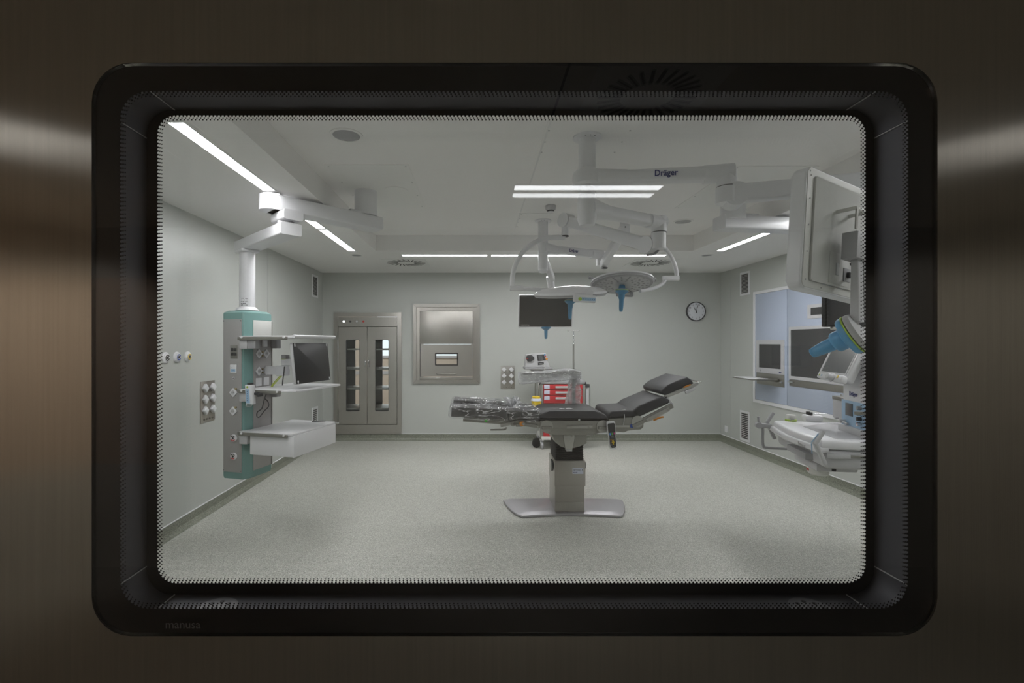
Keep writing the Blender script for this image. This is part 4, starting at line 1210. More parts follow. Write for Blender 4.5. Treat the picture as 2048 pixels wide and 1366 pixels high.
def pad(name, prof, y0, y1, material='pad', bevel=.014, parent=tbl):
    """Cushion: side profile in x,z pushed across the table."""
    mb = MB(); mb.prism(prof, V(0, y0, 0), (1, 0, 0), (0, 0, 1), (0, 1, 0), y1 - y0, bevel, 3)
    return mb.build(name, material, parent, angle=50)
def slab(p0, p1, t, nose=.02):
    """Rounded slab profile from lower-left p0 to lower-right p1, t thick, perpendicular offset upward."""
    p0, p1 = V(p0[0], 0, p0[1]), V(p1[0], 0, p1[1])
    d = (p1 - p0).normalized(); n = V(-d.z, 0, d.x); L_ = (p1 - p0).length
    pts = [(0.004, 0), (L_ - .004, 0), (L_, .006), (L_, t - nose), (L_ - nose * .35, t - nose * .35), (L_ - nose, t), (nose, t), (nose * .35, t - nose * .35), (0, t - nose), (0, .006)]
    return [((p0 + d * a + n * b).x, (p0 + d * a + n * b).z) for a, b in pts]
pad('seat_pad', [(.530, .876), (1.175, .872), (1.168, .888), (1.135, .925), (1.085, .950), (1.04, .955), (.64, .955), (.60, .948), (.555, .920), (.525, .892)], YN, YR, 'pad_top', .018)
mb = MB(); mb.cyl((.902, YN + .010, .878), (.902, YN - .004, .878), .010, n=14); mb.build('pad_stud', 'chrome', tbl)
pad('lower_back_pad', slab((1.168, .886), (1.44, .900), .066, .03), YN, YR, 'pad_top', .018)
# cover for the recess cut where the back pads meet
pad('upper_back_pad', [(1.405, .908), (1.432, .900), (1.690, 1.018), (1.712, 1.035), (1.700, 1.062), (1.640, 1.088), (1.43, 1.00), (1.37, .952), (1.375, .935)], YN, YR, 'pad_top', .014)
pad('head_pad', [(1.655, 1.098), (1.69, 1.093), (1.905, 1.183), (1.925, 1.200), (1.905, 1.235), (1.865, 1.258), (1.70, 1.190), (1.640, 1.140), (1.640, 1.118)], YN + .01, YR - .01, 'pad_top', .014)
for y, s_ in ((YN + .012, -1), (YR - .012, 1)):
    mb = MB(); mb.prism([(1.165, .780), (1.30, .765), (1.34, .785), (1.45, .790), (1.475, .815), (1.475, .86), (1.44, .900), (1.165, .884)], V(0, y - .008, 0), (1, 0, 0), (0, 0, 1), (0, 1, 0), .016, .003); mb.build('back_side_plate', 'satin', tbl)
    mb = MB(); mb.cyl((1.420, y - .014, .862), (1.420, y + .014, .862), .052, n=36); h_ = mb.build('back_pivot_disc', 'satin_light', tbl)
    mb = MB(); mb.beam((1.375, y + s_ * .018, .820), (1.475, y + s_ * .018, .868), (.012, .030), r=.004); mb.build('pivot_bar', 'satin', h_)
    mb = MB(); mb.beam((1.44, y, .853), (1.735, y, 1.005), (.016, .046), r=.005); bs = mb.build('back_rail', 'satin', tbl)
    mb = MB(); mb.beam((1.50, y + s_ * .014, .872), (1.70, y + s_ * .014, .975), (.010, .036), r=.003); mb.build('outer_rail', 'satin_light', bs)
    mb = MB(); mb.tube([(1.558, y + s_ * .022, .874), (1.585, y + s_ * .030, .890), (1.615, y + s_ * .030, .902), (1.645, y + s_ * .022, .904)], .008); mb.build('orange_lever', 'orange', bs)
    for q in (.0, 1.0):
        mb = MB(); mb.cyl((1.525 + .16 * q, y + s_ * .018, .885 + .082 * q), (1.525 + .16 * q, y + s_ * .023, .885 + .082 * q), .006, n=12); mb.build('bolt', 'steel', bs)
    mb = MB(); mb.beam((1.735, y, 1.010), (1.672, y, 1.080), (.014, .022), r=.004); mb.build('head_link', 'chrome', tbl)
    mb = MB(); mb.beam((1.665, y, 1.078), (1.96, y, 1.200), (.014, .030), r=.005); hr = mb.build('head_rail', 'satin_light', tbl)
    mb = MB(); mb.beam((1.83, y - .012 * -s_, 1.165), (1.89, y - .012 * -s_, 1.190), (.010, .012), r=.003); mb.build('orange_tab', 'orange', hr)
    mb = MB(); mb.beam((1.85, y, 1.118), (1.93, y, 1.158), (.03, .030), r=.006); mb.build('clamp_box', 'lightgrey', hr)
mb = MB(); mb.tube([(1.955, YN + .015, 1.205), (1.985, YN + .03, 1.213), (1.985, YR - .03, 1.213), (1.955, YR - .015, 1.205)], .007); mb.build('head_bar', 'chrome', tbl)
mb = MB(); mb.beam((1.40, YN + .08, .905), (1.40, YR - .08, .905), (.03, .03), r=.006); mb.build('cross_bar', 'satin', tbl)
mb = MB(); mb.cyl((1.37, YN - .004, .822), (1.37, YN + .006, .822), .017, n=22); mb.build('blue_marker', 'royal', tbl)
mb = MB(); mb.box((1.175, YN - .012, .812), (1.345, YN + .004, .832), .003); mb.build('short_rail', 'satin_light', tbl)
mb = MB(); mb.tube([(1.30, YN - .006, .930), (1.302, YN - .010, .90), (1.293, YN - .010, .85), (1.288, YN - .008, .83)], .004); mb.build('strap_chain', 'chrome', tbl)
mb = MB(); mb.beam((1.285, YN - .001, .965), (1.315, YN - .001, .968), (.006, .010), r=.002); mb.build('strap_buckle', 'chrome', tbl)

# leg section: two pairs of pads on steel rails
def leg_pads(y0, y1, dz, tag_):
    # outer (foot) pad rises a little toward its free end
    a = pad('foot_pad', slab((-.235, .905 + dz), (.262, .878 + dz * .3), .088, .012), y0, y1, 'pad', .010)
    b = pad('thigh_pad', slab((.270, .872), (.548, .868), .088, .020), y0, y1, 'pad', .014)
leg_pads(YN, YN + .235, .0, 'near')
leg_pads(YR - .235, YR, .035, 'far')
for y in (YN + .03, YN + .20, YR - .20, YR - .03):
    mb = MB(); mb.beam((-.13, y, .870), (.24, y, .842), (.014, .022), r=.003); r_ = mb.build('leg_rail', 'satin', tbl)
    mb = MB(); mb.beam((.235, y, .850), (.56, y, .838), (.016, .044), r=.004); mb.build('leg_frame', 'satin', tbl)
for y in (YN + .012, YR - .012):
    mb = MB(); mb.beam((.205, y, .822), (.30, y, .845), (.018, .026), r=.006); a_ = mb.build('knee_lever', 'satin_light', tbl)
    mb = MB(); mb.tube([(.115, y, .786), (.235, y, .790), (.25, y, .80), (.26, y, .812)], .008); mb.build('lever_grip', 'satin', a_)
    mb = MB(); mb.beam((.40, y, .838), (.53, y, .818), (.016, .030), r=.006); mb.build('release_arm', 'satin', tbl)
    for x, m_ in ((.315, 'satin'), (.395, 'orange')):
        mb = MB(); mb.cyl((x, y - .014, .842), (x, y + .010, .842), .022, n=18); k_ = mb.build('clamp_knob', m_, tbl)
        mb = MB(); mb.cyl((x + .012, y - .020, .842), (x + .012, y - .010, .842), .012, n=14); mb.build('knob_cap', 'chrome', k_)
    mb = MB(); mb.box((.34, y - .01, .815), (.395, y + .01, .838), .004); mb.build('lug', 'satin', tbl)
mb = MB(); mb.cyl((.075, YN - .004, .872), (.075, YN + .01, .872), .014, n=20); mb.build('green_marker', 'green', tbl)
mb = MB(); mb.box((.545, YN + .03, .80), (.575, YR - .03, .862), .006); mb.build('cross_beam', 'satin', tbl)

# crinkled polythene over the leg pads
def wrap(name, c, size, axes, disp, seed, m_, label, cat, sub=34, freq=9.0, squash=None, thing=True):
    """Loose bag: a box skin pushed about by layered noise."""
    mb = MB()
    g = bmesh.ops.create_cube(mb.bm, size=1.0)
    bmesh.ops.subdivide_edges(mb.bm, edges=mb.bm.edges, cuts=sub, use_grid_fill=True)
    u, v, w = (Vector(a).normalized() for a in axes)
    for vert in mb.bm.verts:
        p = vert.co.copy()
        # soften the box corners
        q = Vector((p.x * 2, p.y * 2, p.z * 2))
        l8 = (abs(q.x) ** 8 + abs(q.y) ** 8 + abs(q.z) ** 8) ** (1 / 8)
        q = q / l8 / 2
        P_ = Vector(c) + u * q.x * size[0] + v * q.y * size[1] + w * q.z * size[2]
        nn = noise.noise_vector(P_ * freq + Vector((seed, seed * 2, 0)))
        n2 = noise.noise_vector(P_ * freq * 3.1 + Vector((seed * 3, 0, seed)))
        rid = 1 - abs(noise.noise(P_ * freq * 1.7 + Vector((seed, 7, 3)))) * 2
        P_ = P_ + nn * disp + n2 * disp * .45 + (P_ - Vector(c)).normalized() * (rid * disp * .4)
        if squash: P_ = squash(P_, p)
        vert.co = P_
    o = mb.build(name, m_, None, angle=180)
    if thing:
        tag(o, label, cat); rebase(o)
    return o
ex = (V(1, 0, -.05), V(0, 1, 0), V(.05, 0, 1))
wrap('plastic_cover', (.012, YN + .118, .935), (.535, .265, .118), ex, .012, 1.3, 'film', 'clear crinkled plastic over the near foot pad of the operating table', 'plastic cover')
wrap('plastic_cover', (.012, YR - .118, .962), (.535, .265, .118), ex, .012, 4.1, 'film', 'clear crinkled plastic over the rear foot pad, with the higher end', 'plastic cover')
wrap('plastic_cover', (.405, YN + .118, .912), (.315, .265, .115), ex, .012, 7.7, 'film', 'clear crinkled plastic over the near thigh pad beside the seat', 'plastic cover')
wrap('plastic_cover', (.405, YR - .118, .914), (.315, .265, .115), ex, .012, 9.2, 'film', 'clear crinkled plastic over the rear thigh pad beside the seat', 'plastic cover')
# gathered tuft of film between the pads
mb = MB()
random.seed(5)
for k in range(26):
    a = random.uniform(-1, 1); b = random.uniform(-.6, 1)
    base = V(.325 + random.uniform(-.02, .03), 4.44 + random.uniform(-.06, .08), .955)
    tip = base + V(a * .075, random.uniform(-.05, .05), .055 + random.random() * .045)
    side = V(random.uniform(-1, 1), random.uniform(-1, 1), .2).normalized() * random.uniform(.010, .022)
    mid = (base + tip) / 2 + V(random.uniform(-.01, .01), 0, 0)
    sec = []
    for p, wd in ((base, .35), (mid, .9), (tip, 1.0)):
        s_ = side * wd
        sec.append([p - s_, p + V(0, 0, .0008), p + s_, p - V(0, 0, .0008) + V(.003, 0, 0)])
    mb.loft(sec)
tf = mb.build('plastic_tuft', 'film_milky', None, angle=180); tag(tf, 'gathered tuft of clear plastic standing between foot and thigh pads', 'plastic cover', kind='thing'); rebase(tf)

# paper scraps on the seat
for x, w_, a, lab in ((.770, .045, .1, 'short white paper scrap on the seat pad of the operating table'), (.838, .062, -.25, 'longer curled white paper scrap on the seat pad')):
    mb = MB()
    n = 6
    secs = []
    for i in range(n + 1):
        t = i / n
        c = V(x + (t - .5) * w_, 4.33 + a * (t - .5) * w_, .9573 + .006 * math.sin(t * math.pi) * (1 if a < 0 else .3))
        secs.append([c + V(0, -.014, 0), c + V(0, .014, 0), c + V(0, .014, .0012), c + V(0, -.014, .0012)])
    mb.loft(secs); one(mb, 'paper_scrap', 'paper', lab, 'paper')

# remote control hanging on the rail
rm = empty('table_remote_control', (1.192, YN - .035, .63), 'black handheld table remote with coloured keys hanging from the side rail', 'remote control')
RY = YN - .045
dn = V(.10, 0, -1).normalized(); sd = V(1, 0, .10).normalized()
def rpt(s_, t_, o_=0): return V(1.168, RY, .872) + dn * t_ + sd * s_ + V(0, -o_, 0)
def remote_outline(k):
    pts = []
    prof = [(.028, .0), (.036, .012), (.036, .08), (.031, .13), (.031, .20), (.027, .232), (.016, .246)]
    for a, b in prof: pts.append((a * k if b < .2 else a * k, b))
    return [(-a, b) for a, b in reversed(pts)] + pts
def remote_shell(k, o0, o1):
    mb = MB()
    pl = remote_outline(k)
    mb.loft([[rpt(a, .123 + (b - .123) * k, o0) for a, b in pl], [rpt(a, .123 + (b - .123) * k, o1) for a, b in pl]])
    return mb
remote_shell(1.0, -.014, .010).build('shell', 'white', rm)
remote_shell(.88, .0095, .0125).build('face', 'dark', rm)
mb = MB(); mb.obox(rpt(0, .055, .013), (sd, dn, V(0, 1, 0)), (.052, .075, .001)); mb.build('display', 'screen', rm, smooth=False)
M['key_blue'] = mat('blue_key', (.08, .30, .75), .4); M['key_green'] = mat('green_key', (.12, .50, .10), .4); M['key_magenta'] = mat('magenta_key', (.60, .05, .25), .4); M['key_grey'] = mat('grey_key', (.12, .12, .14), .4)
for s_, t_, w_, h_, mm in ((-.018, .108, .011, .020, 'key_blue'), (0, .108, .010, .020, 'key_green'), (.018, .106, .010, .016, 'key_magenta'), (0, .132, .024, .018, 'key_grey'),
                           (-.016, .160, .010, .010, 'orange'), (0, .182, .011, .042, 'yellow'), (0, .182, .022, .010, 'yellow'), (.018, .162, .011, .010, 'key_grey'), (-.018, .182, .010, .012, 'key_grey'), (.019, .182, .010, .012, 'key_grey'),
                           (-.015, .203, .011, .010, 'key_grey'), (.015, .203, .011, .010, 'key_grey'), (0, .220, .016, .010, 'key_grey')):
    mb = MB(); mb.obox(rpt(s_, t_, .0145), (sd, dn, V(0, 1, 0)), (w_, h_, .003), .001); mb.build('key', mm, rm)
mb = MB(); mb.tube([rpt(0, .01, -.012), (1.170, RY + .02, .86), (1.172, YN - .006, .84)], .006); mb.build('hook', 'dark', rm)

# arm board wrapped in plastic on the far rail
ab = empty('arm_board', (.98, 4.86, .85), 'narrow arm board on an upright post behind the operating table', 'arm board')
mb = MB(); mb.box((.965, 4.835, .800), (.999, 4.869, 1.236), .004); mb.build('post', 'hall_grey', ab)
M['post_green'] = mat('grey_green_post', (.14, .17, .17), .5); bpy.data.objects[ab.children[0].name].data.materials[0] = M['post_green']
mb = MB(); mb.box((.965, 4.75, .800), (.999, 4.84, .828), .003); mb.build('rail_clamp', 'satin', ab)
mb = MB(); mb.tube([(.440, 4.80, 1.248), (1.04, 4.80, 1.250)], .014, smooth=False); mb.build('front_rail', 'satin', ab)
mb = MB(); mb.tube([(.440, 4.95, 1.252), (1.04, 4.95, 1.254)], .012, smooth=False); mb.build('rear_rail', 'satin', ab)
mb = MB(); mb.box((.46, 4.80, 1.240), (1.02, 4.95, 1.258), .004); mb.build('board', 'dark', ab)
def sag(P_, p):
    if p.z < 0: P_.z -= .055 * max(0, .5 - p.x) ** 1.0 + .012
    else: P_.z += .030 * math.exp(-((P_.x - .90) / .16) ** 2)
    return P_
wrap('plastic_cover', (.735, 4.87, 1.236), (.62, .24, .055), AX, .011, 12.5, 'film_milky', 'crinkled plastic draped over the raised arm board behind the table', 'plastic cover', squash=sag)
def pinch(P_, p):
    P_.x += .05 * p.z * (1 if p.x < 0 else -.2)
    return P_
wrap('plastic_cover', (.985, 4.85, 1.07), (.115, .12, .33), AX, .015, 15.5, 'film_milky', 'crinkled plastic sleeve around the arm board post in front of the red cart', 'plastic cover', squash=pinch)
# ================================================================ red emergency cart by the far wall
CX, CYF, CYB = 1.25, 6.95, 7.42
cart = empty('emergency_cart', (CX, 7.18, 0), 'red drawer cart with grey frame and casters behind the operating table', 'medical cart')
x0, x1 = .955, 1.545
mb = MB(); mb.box((x0, CYF + .02, .19), (x1, CYB, .93), .01); mb.build('body', 'offwhite', cart)
for x in (x0 - .012, x1 + .012):
    mb = MB(); mb.box((x - .022, CYF + .0, .15), (x + .022, CYF + .05, .955), .008); mb.build('corner_post', 'satin', cart)
zt = [.955, .876, .792, .675, .545, .41, .275, .20]
for a, b in zip(zt, zt[1:]):
    if a - b < .08 and a < .3: continue
    mb = MB(); mb.box((x0 + .010, CYF - .006, b + .004), (x1 - .010, CYF + .022, a - .004), .004); d_ = mb.build('drawer', 'red', cart)
    mb = MB(); mb.box((1.138, CYF - .030, a - .058), (1.365, CYF - .005, a - .028), .006); mb.build('handle', 'lightgrey', d_)
    mb = MB(); mb.box((.975, CYF - .0085, a - .068), (1.055, CYF - .0055, a - .014), .001); mb.build('label_card', 'label_paper', d_)
mb = MB(); mb.box((x0 + .01, CYF - .004, .190), (x1 - .01, CYF + .02, .268), .003); mb.build('plinth', 'red', cart)
mb = MB(); mb.box((x0 - .02, CYF - .01, .135), (x1 + .02, CYB, .188), .008); mb.build('base_frame', 'offwhite', cart)
mb = MB(); mb.box((x0 - .03, CYF - .015, .957), (x1 + .03, CYB + .005, 1.010), .012); tp = mb.build('work_top', 'grey', cart)
mb = MB(); mb.box((x0 + .02, CYF + .03, 1.010), (x1 - .04, CYB - .02, 1.026), .008); mb.build('tray_rim', 'lightgrey', tp)
text('Crash', .030, (.985, CYF - .0165, .970), (1, 0, 0), (0, 0, 1), 'logo_white', tp, 'lettering', .0004)
bpy.data.objects[tp.children[-1].name]  # the strip carries short white lettering
for x in (x0 - .008, x1 - .03):
    for y in (CYF + .05, CYB - .05):
        mb = MB(); mb.cyl((x, y, .118), (x, y, .136), .032, n=20); mb.cyl((x, y, .09), (x, y, .12), .012, n=14); k_ = mb.build('caster', 'lightgrey', cart)
        mb = MB(); mb.lathe((x - .016, y - .028, .052), (1, 0, 0), [(.030, 0), (.047, .002), (.052, .006), (.052, .026), (.047, .030), (.030, .032)], 28); mb.build('wheel', 'grey', k_)
        mb = MB(); mb.prism([(-.045, .052), (-.03, .088), (.0, .112), (.03, .11), (.018, .085), (-.010, .052), (-.028, .040)], V(x - .023, y, 0), (0, 1, 0), (0, 0, 1), (1, 0, 0), .046, .003); mb.build('fork', 'lightgrey', k_)
mb = MB(); mb.lathe((.872, CYF + .12, .075), (.5, -1, 0), [(.04, 0), (.072, .003), (.075, .008), (.075, .022), (.072, .027), (.04, .03)], 28); mb.build('bumper_wheel', 'black', cart)
mb = MB(); mb.tube([(x0 - .055, CYF + .06, .30), (x0 - .055, CYF + .06, .96), (x0 - .055, CYB - .06, .96), (x0 - .055, CYB - .06, .30)], .012, samples=5); mb.build('side_rail', 'satin', cart)
mb = MB(); mb.box((x0 - .05, CYF + .02, .94), (x0 - .02, CYF + .10, .96), .003); mb.build('rail_mount', 'dark', cart)
mb = MB(); mb.box((x1 + .045, CYF + .02, .20), (x1 + .085, CYF + .05, .90), .004); mb.build('side_post', 'lightgrey', cart)
mb = MB(); mb.box((x1 + .03, CYF + .0, .905), (x1 + .10, CYF + .06, .955), .008); mb.build('rail_clamp', 'dark', cart)
mb = MB(); mb.box((x1 + .005, CYF - .01, .945), (x1 + .045, CYF + .04, .99), .008); mb.build('rail_clamp', 'dark', cart)
mb = MB(); mb.tube([(x1 + .105, CYF + .03, .20), (x1 + .105, CYF + .03, .90)], .008, smooth=False); mb.build('thin_post', 'chrome', cart)
mb = MB(); mb.box((x1 + .02, CYF + .03, .20), (x1 + .11, CYF + .05, .225), .003); mb.build('post_foot', 'satin', cart)

# shelf with the defibrillator
sf = empty('cart_shelf', (.90, 7.1, .96), 'grey raised tray over the cart carrying the defibrillator', 'shelf')
mb = MB(); mb.box((.690, 6.93, 1.168), (1.105, 7.24, 1.200), .012); mb.build('tray', 'grey', sf)
mb = MB(); mb.box((1.055, 7.05, 1.0262), (1.085, 7.08, 1.17), .004); mb.box((.79, 7.04, 1.09), (1.05, 7.10, 1.165), .006); mb.build('support', 'lightgrey', sf)
mb = MB(); mb.tube([(.965, 7.07, 1.03), (.965, 7.07, 1.10)], .010, smooth=False); mb.build('support_foot', 'lightgrey', sf)
df_ = empty('defibrillator', (.88, 7.08, 1.2005), 'grey defibrillator with black paddle block and small screen on the cart tray', 'defibrillator')
mb = MB(); mb.prism([(.705, 1.201), (.72, 1.385), (.80, 1.395), (1.005, 1.405), (1.06, 1.201)], V(0, 6.97, 0), (1, 0, 0), (0, 0, 1), (0, 1, 0), .24, .012); mb.build('case', 'lightgrey', df_)
mb = MB(); mb.prism([(.725, 1.30), (.71, 1.33), (.715, 1.362), (.735, 1.380), (.79, 1.382), (.815, 1.36), (.835, 1.335), (.81, 1.300), (.78, 1.285), (.735, 1.285)], V(0, 6.945, 0), (1, 0, 0), (0, 0, 1), (0, 1, 0), .04, .006); pd = mb.build('paddle', 'dark', df_)
mb = MB(); mb.obox((.728, 6.943, 1.330), AX, (.022, .004, .010)); mb.build('red_button', 'redprint', pd, smooth=False)
def dquad(mbx, pts, y, t):
    return mbx.prism(pts, V(0, y, 0), (1, 0, 0), (0, 0, 1), (0, -1, 0), t)
mb = MB(); dquad(mb, [(.885, 1.292), (1.005, 1.306), (.968, 1.392), (.868, 1.380)], 6.970, .006); bz = mb.build('screen_frame', 'dark', df_)
mb = MB(); dquad(mb, [(.905, 1.306), (.968, 1.312), (.945, 1.374), (.888, 1.370)], 6.963, .003); mb.build('screen', 'screen_lit', bz)
mb = MB(); dquad(mb, [(.890, 1.232), (.975, 1.240), (.972, 1.278), (.885, 1.270)], 6.970, .004); mb.build('printer_slot', 'dark', df_)
for x, z, r_, mm in ((.985, 1.385, .013, 'blue_dark'), (.998, 1.360, .010, 'redprint'), (1.015, 1.325, .016, 'orange')):
    mb = MB(); mb.cyl((x, 6.972, z), (x, 6.962, z), r_, n=16); mb.build('knob', mm, df_)
mb = MB(); mb.tube([(.90, 6.955, 1.25), (.955, 6.93, 1.245), (.985, 6.918, 1.20), (.975, 6.918, 1.17), (1.0, 6.918, 1.14)], .004); mb.build('cable', 'offwhite', df_)

# sharps bin
sb = empty('sharps_bin', (.868, 6.93, .62), 'yellow sharps bin with a pale lid hanging beside the red drawers', 'waste bin')
mb = MB(); mb.lathe((.852, 6.885, .56), (0, 0, 1), [(.052, 0), (.058, .01), (.070, .150), (.074, .160)], 32); mb.build('tub', 'yellow', sb)
mb = MB(); mb.lathe((.852, 6.885, .720), (0, 0, 1), [(.076, 0), (.078, .006), (.066, .034), (.062, .036)], 32); mb.build('rim_band', 'label_paper', sb)
mb = MB(); mb.lathe((.852, 6.885, .7562), (0, 0, 1), [(.058, 0), (.060, .006), (.056, .026), (.050, .028)], 32); mb.build('lid', 'yellow', sb)
mb = MB(); mb.box((.835, 6.94, .66), (.870, 6.99, .70), .004); mb.build('bracket', 'satin', sb)

# drip stand
iv = empty('drip_stand', (1.455, 7.2, 1.0), 'thin steel drip stand with a double hook rising behind the cart', 'drip stand')
mb = MB(); mb.tube([(1.455, 7.2, 1.0262), (1.455, 7.2, 1.545)], .013, smooth=False); mb.build('lower_pole', 'satin', iv)
mb = MB(); mb.tube([(1.455, 7.2, 1.545), (1.455, 7.2, 1.735)], .006, smooth=False); mb.build('upper_pole', 'chrome', iv)
for z in (1.545, 1.60, 1.665):
    mb = MB(); mb.lathe((1.455, 7.2, z - .014), (0, 0, 1), [(.010, 0), (.014, .006), (.014, .020), (.009, .028)], 16); mb.build('collar', 'chrome', iv)
mb = MB(); mb.tube([(1.365, 7.2, 1.748), (1.372, 7.2, 1.735), (1.385, 7.2, 1.738), (1.395, 7.2, 1.747), (1.455, 7.2, 1.742), (1.515, 7.2, 1.747), (1.525, 7.2, 1.738), (1.54, 7.2, 1.735), (1.547, 7.2, 1.748)], .005); mb.build('double_hook', 'chrome', iv)
# ================================================================ ceiling-mounted lamp and display arms
def column(name, x, y, tiers, label):
    """Slim white post from the ceiling; tiers: (z0, z1, r) swivel drums."""
    o = empty(name, (x, y, ZH - .003), label, 'ceiling column')
    zlow = min(t[0] for t in tiers)
    mb = MB(); mb.lathe((x, y, ZH - .003), (0, 0, -1), [(.088, 0), (.088, .010), (.080, .016), (.056, .018)], 36); mb.build('ceiling_flange', 'white', o)
    mb = MB(); mb.cyl((x, y, zlow), (x, y, ZH - .02), .053, n=36); mb.build('post', 'white', o)
    for k in (0, 1, 2):
        mb = MB(); a = math.radians(-60 - 25 * k); mb.cyl((x + .07 * math.cos(a), y + .07 * math.sin(a), ZH - .021), (x + .07 * math.cos(a), y + .07 * math.sin(a), ZH - .018), .004, n=8); mb.build('screw', 'dark', o)
    return o

def drum(mb, x, y, z0, z1, r):
    return mb.lathe((x, y, z0), (0, 0, 1), [(r * .72, -.03), (r * .95, -.005), (r, 0), (r, z1 - z0), (r * .93, z1 - z0 + .008), (.055, z1 - z0 + .010)], 40)

AX_, AY_ = .695, 3.015          # front column
BX_, BY_ = .700, 5.080          # rear column
ca = column('lamp_column', AX_, AY_, [(2.36, 0, 0)], 'white ceiling column nearer the door, carrying the big display arm and one lamp arm')
cb = column('lamp_column', BX_, BY_, [(2.33, 0, 0)], 'white ceiling column beyond the operating table, carrying the other lamp and monitor')

# ---- display arm on the front column
da = empty('display_arm', (AX_, AY_, 2.55), 'long white two-part display arm above the table, with dark blue lettering', 'support arm')
mb = MB(); mb.lathe((AX_, AY_, 2.555), (0, 0, 1), [(.078, 0), (.092, .010), (.094, .060), (.085, .085), (.056, .108)], 40); mb.build('swivel_drum', 'white', da)
KN = V(1.50, 2.86, 0)
mb = MB(); mb.beam((AX_ + .02, AY_, 2.598), (AX_ + .24, AY_ - .045, 2.598), (.155, .11), (.10, .082), r=.035); mb.build('drum_neck', 'white', da)
mb = MB(); mb.beam((AX_ + .15, AY_ - .030, 2.598), (KN.x - .10, KN.y + .02, 2.583), (.085, .074), (.095, .085), r=.020); fa = mb.build('fore_arm', 'white', da)
dirA = (V(KN.x, KN.y, 2.583) - V(AX_ + .15, AY_ - .03, 2.598)).normalized()
sideA = V(dirA.y, -dirA.x, 0).normalized()
pA = V(AX_ + .15, AY_ - .03, 2.598) + dirA * .245 + sideA * .0475
text('Dräger', .052, pA + V(0, 0, -.014), dirA, (0, 0, 1), 'navy', fa, 'lettering', .0006, offset=.0008, sx=.90)
pB = V(AX_ + .15, AY_ - .03, 2.598) + dirA * .045 + sideA * .0455
mb = MB(); mb.cyl(pB, pB + sideA * .0012, .0125, n=20); mk = mb.build('round_badge', 'navy', fa)
mb = MB(); mb.cyl(pB + sideA * .001, pB + sideA * .0018, .0085, n=16); mb.build('badge_centre', 'offwhite', mk)
mb = MB(); mb.beam(KN + V(-.125, .030, 2.583), KN + V(.035, -.010, 2.583), (.115, .108), r=.052); mb.build('elbow_shell', 'white', da)
mb = MB(); mb.cyl(KN + V(0, 0, 2.50), KN + V(0, 0, 2.60), .056, n=32); mb.build('elbow_pivot', 'white', da)
mb = MB(); mb.cyl(KN + V(0, 0, 2.495), KN + V(0, 0, 2.501), .058, n=32); mb.build('joint_gap', 'dark', da)
K2 = KN + V(.015, 0, 2.445)
mb = MB(); mb.cyl(KN + V(0, 0, 2.40), KN + V(0, 0, 2.495), .062, n=32); mb.build('lower_pivot', 'white', da)
e0, e1 = K2 + V(.0, -.01, .005), V(2.42, 2.60, 2.470)
dS = (e1 - e0).normalized(); sS = V(dS.y, -dS.x, 0).normalized()
mb = MB(); mb.cyl(K2 + V(.03, 0, 0) - sS * -.065, K2 + V(.03, 0, 0) - sS * .065, .070, n=40); kd = mb.build('spring_joint', 'white', da)
mb = MB(); mb.beam(e0 + dS * .04, e1, (.092, .105), (.092, .095), r=.016); mb.build('spring_arm', 'white', da)
mb = MB(); mb.cyl(e1 + V(0, 0, -.07), e1 + V(0, 0, .06), .055, n=28); mb.build('end_joint', 'white', da)

# ---- big display hanging from that arm, seen from behind
dd = V(.898, .439, 0).normalized()           # along the width, away from the viewer
dn_ = V(-.439, .898, 0).normalized()         # out of the screen side
D0 = V(.687 * 2.1, 2.1, 0)
zt_, zb_ = 1.564 + 357 * 2.1 / F, 1.564 + 110 * 2.1 / F
dd = (dd + V(0, 0, -.095)).normalized()        # the display hangs a little askew
Wd, Hd = 1.02, zt_ - zb_
dsp = empty('ceiling_display', (D0.x + dd.x * .5, D0.y + dd.y * .5, zb_), 'large white flat display seen from the back, hanging on a ceiling arm', 'display')
c0 = D0 + dd * (Wd / 2) + V(0, 0, (zt_ + zb_) / 2)
nd = dn_
up_d = nd.cross(dd).normalized()
if up_d.z < 0: up_d = -up_d
mb = MB(); mb.prism(rr2(Wd, Hd, .030, 6), c0, dd, up_d, nd, .066, .012, 3); mb.build('rear_case', 'white', dsp)
mb = MB(); mb.ring(rr2(Wd - .012, Hd - .012, .026, 6), rr2(Wd - .10, Hd - .07, .012, 6), c0 - nd * .003, dd, up_d, nd, .004); mb.build('rear_rim', 'offwhite', dsp)
mb = MB(); mb.prism(rr2(Wd - .105, Hd - .075, .012, 6), c0 - nd * .012, dd, up_d, nd, .014, .006, 2); mb.build('rear_panel', 'case_matt', dsp)
mb = MB(); mb.prism(rr2(Wd - .03, Hd - .03, .020, 6), c0 + nd * .064, dd, up_d, nd, .004); mb.build('screen', 'screen', dsp)
for s_, t_ in ([(-Wd / 2 + .028, -Hd / 2 + Hd * q) for q in (.07, .30, .52, .74, .93)] + [(-Wd / 2 + .15, -Hd / 2 + .018), (-Wd / 2 + .02, Hd / 2 - .02)]):
    mb = MB(); p = c0 + dd * s_ + up_d * t_ - nd * .005; mb.cyl(p, p + nd * .003, .0035, n=10); mb.build('case_screw', 'grey', dsp)
def dp_(s_, t_, o_): return D0 + dd * s_ + up_d * t_ + V(0, 0, zb_) - nd * o_
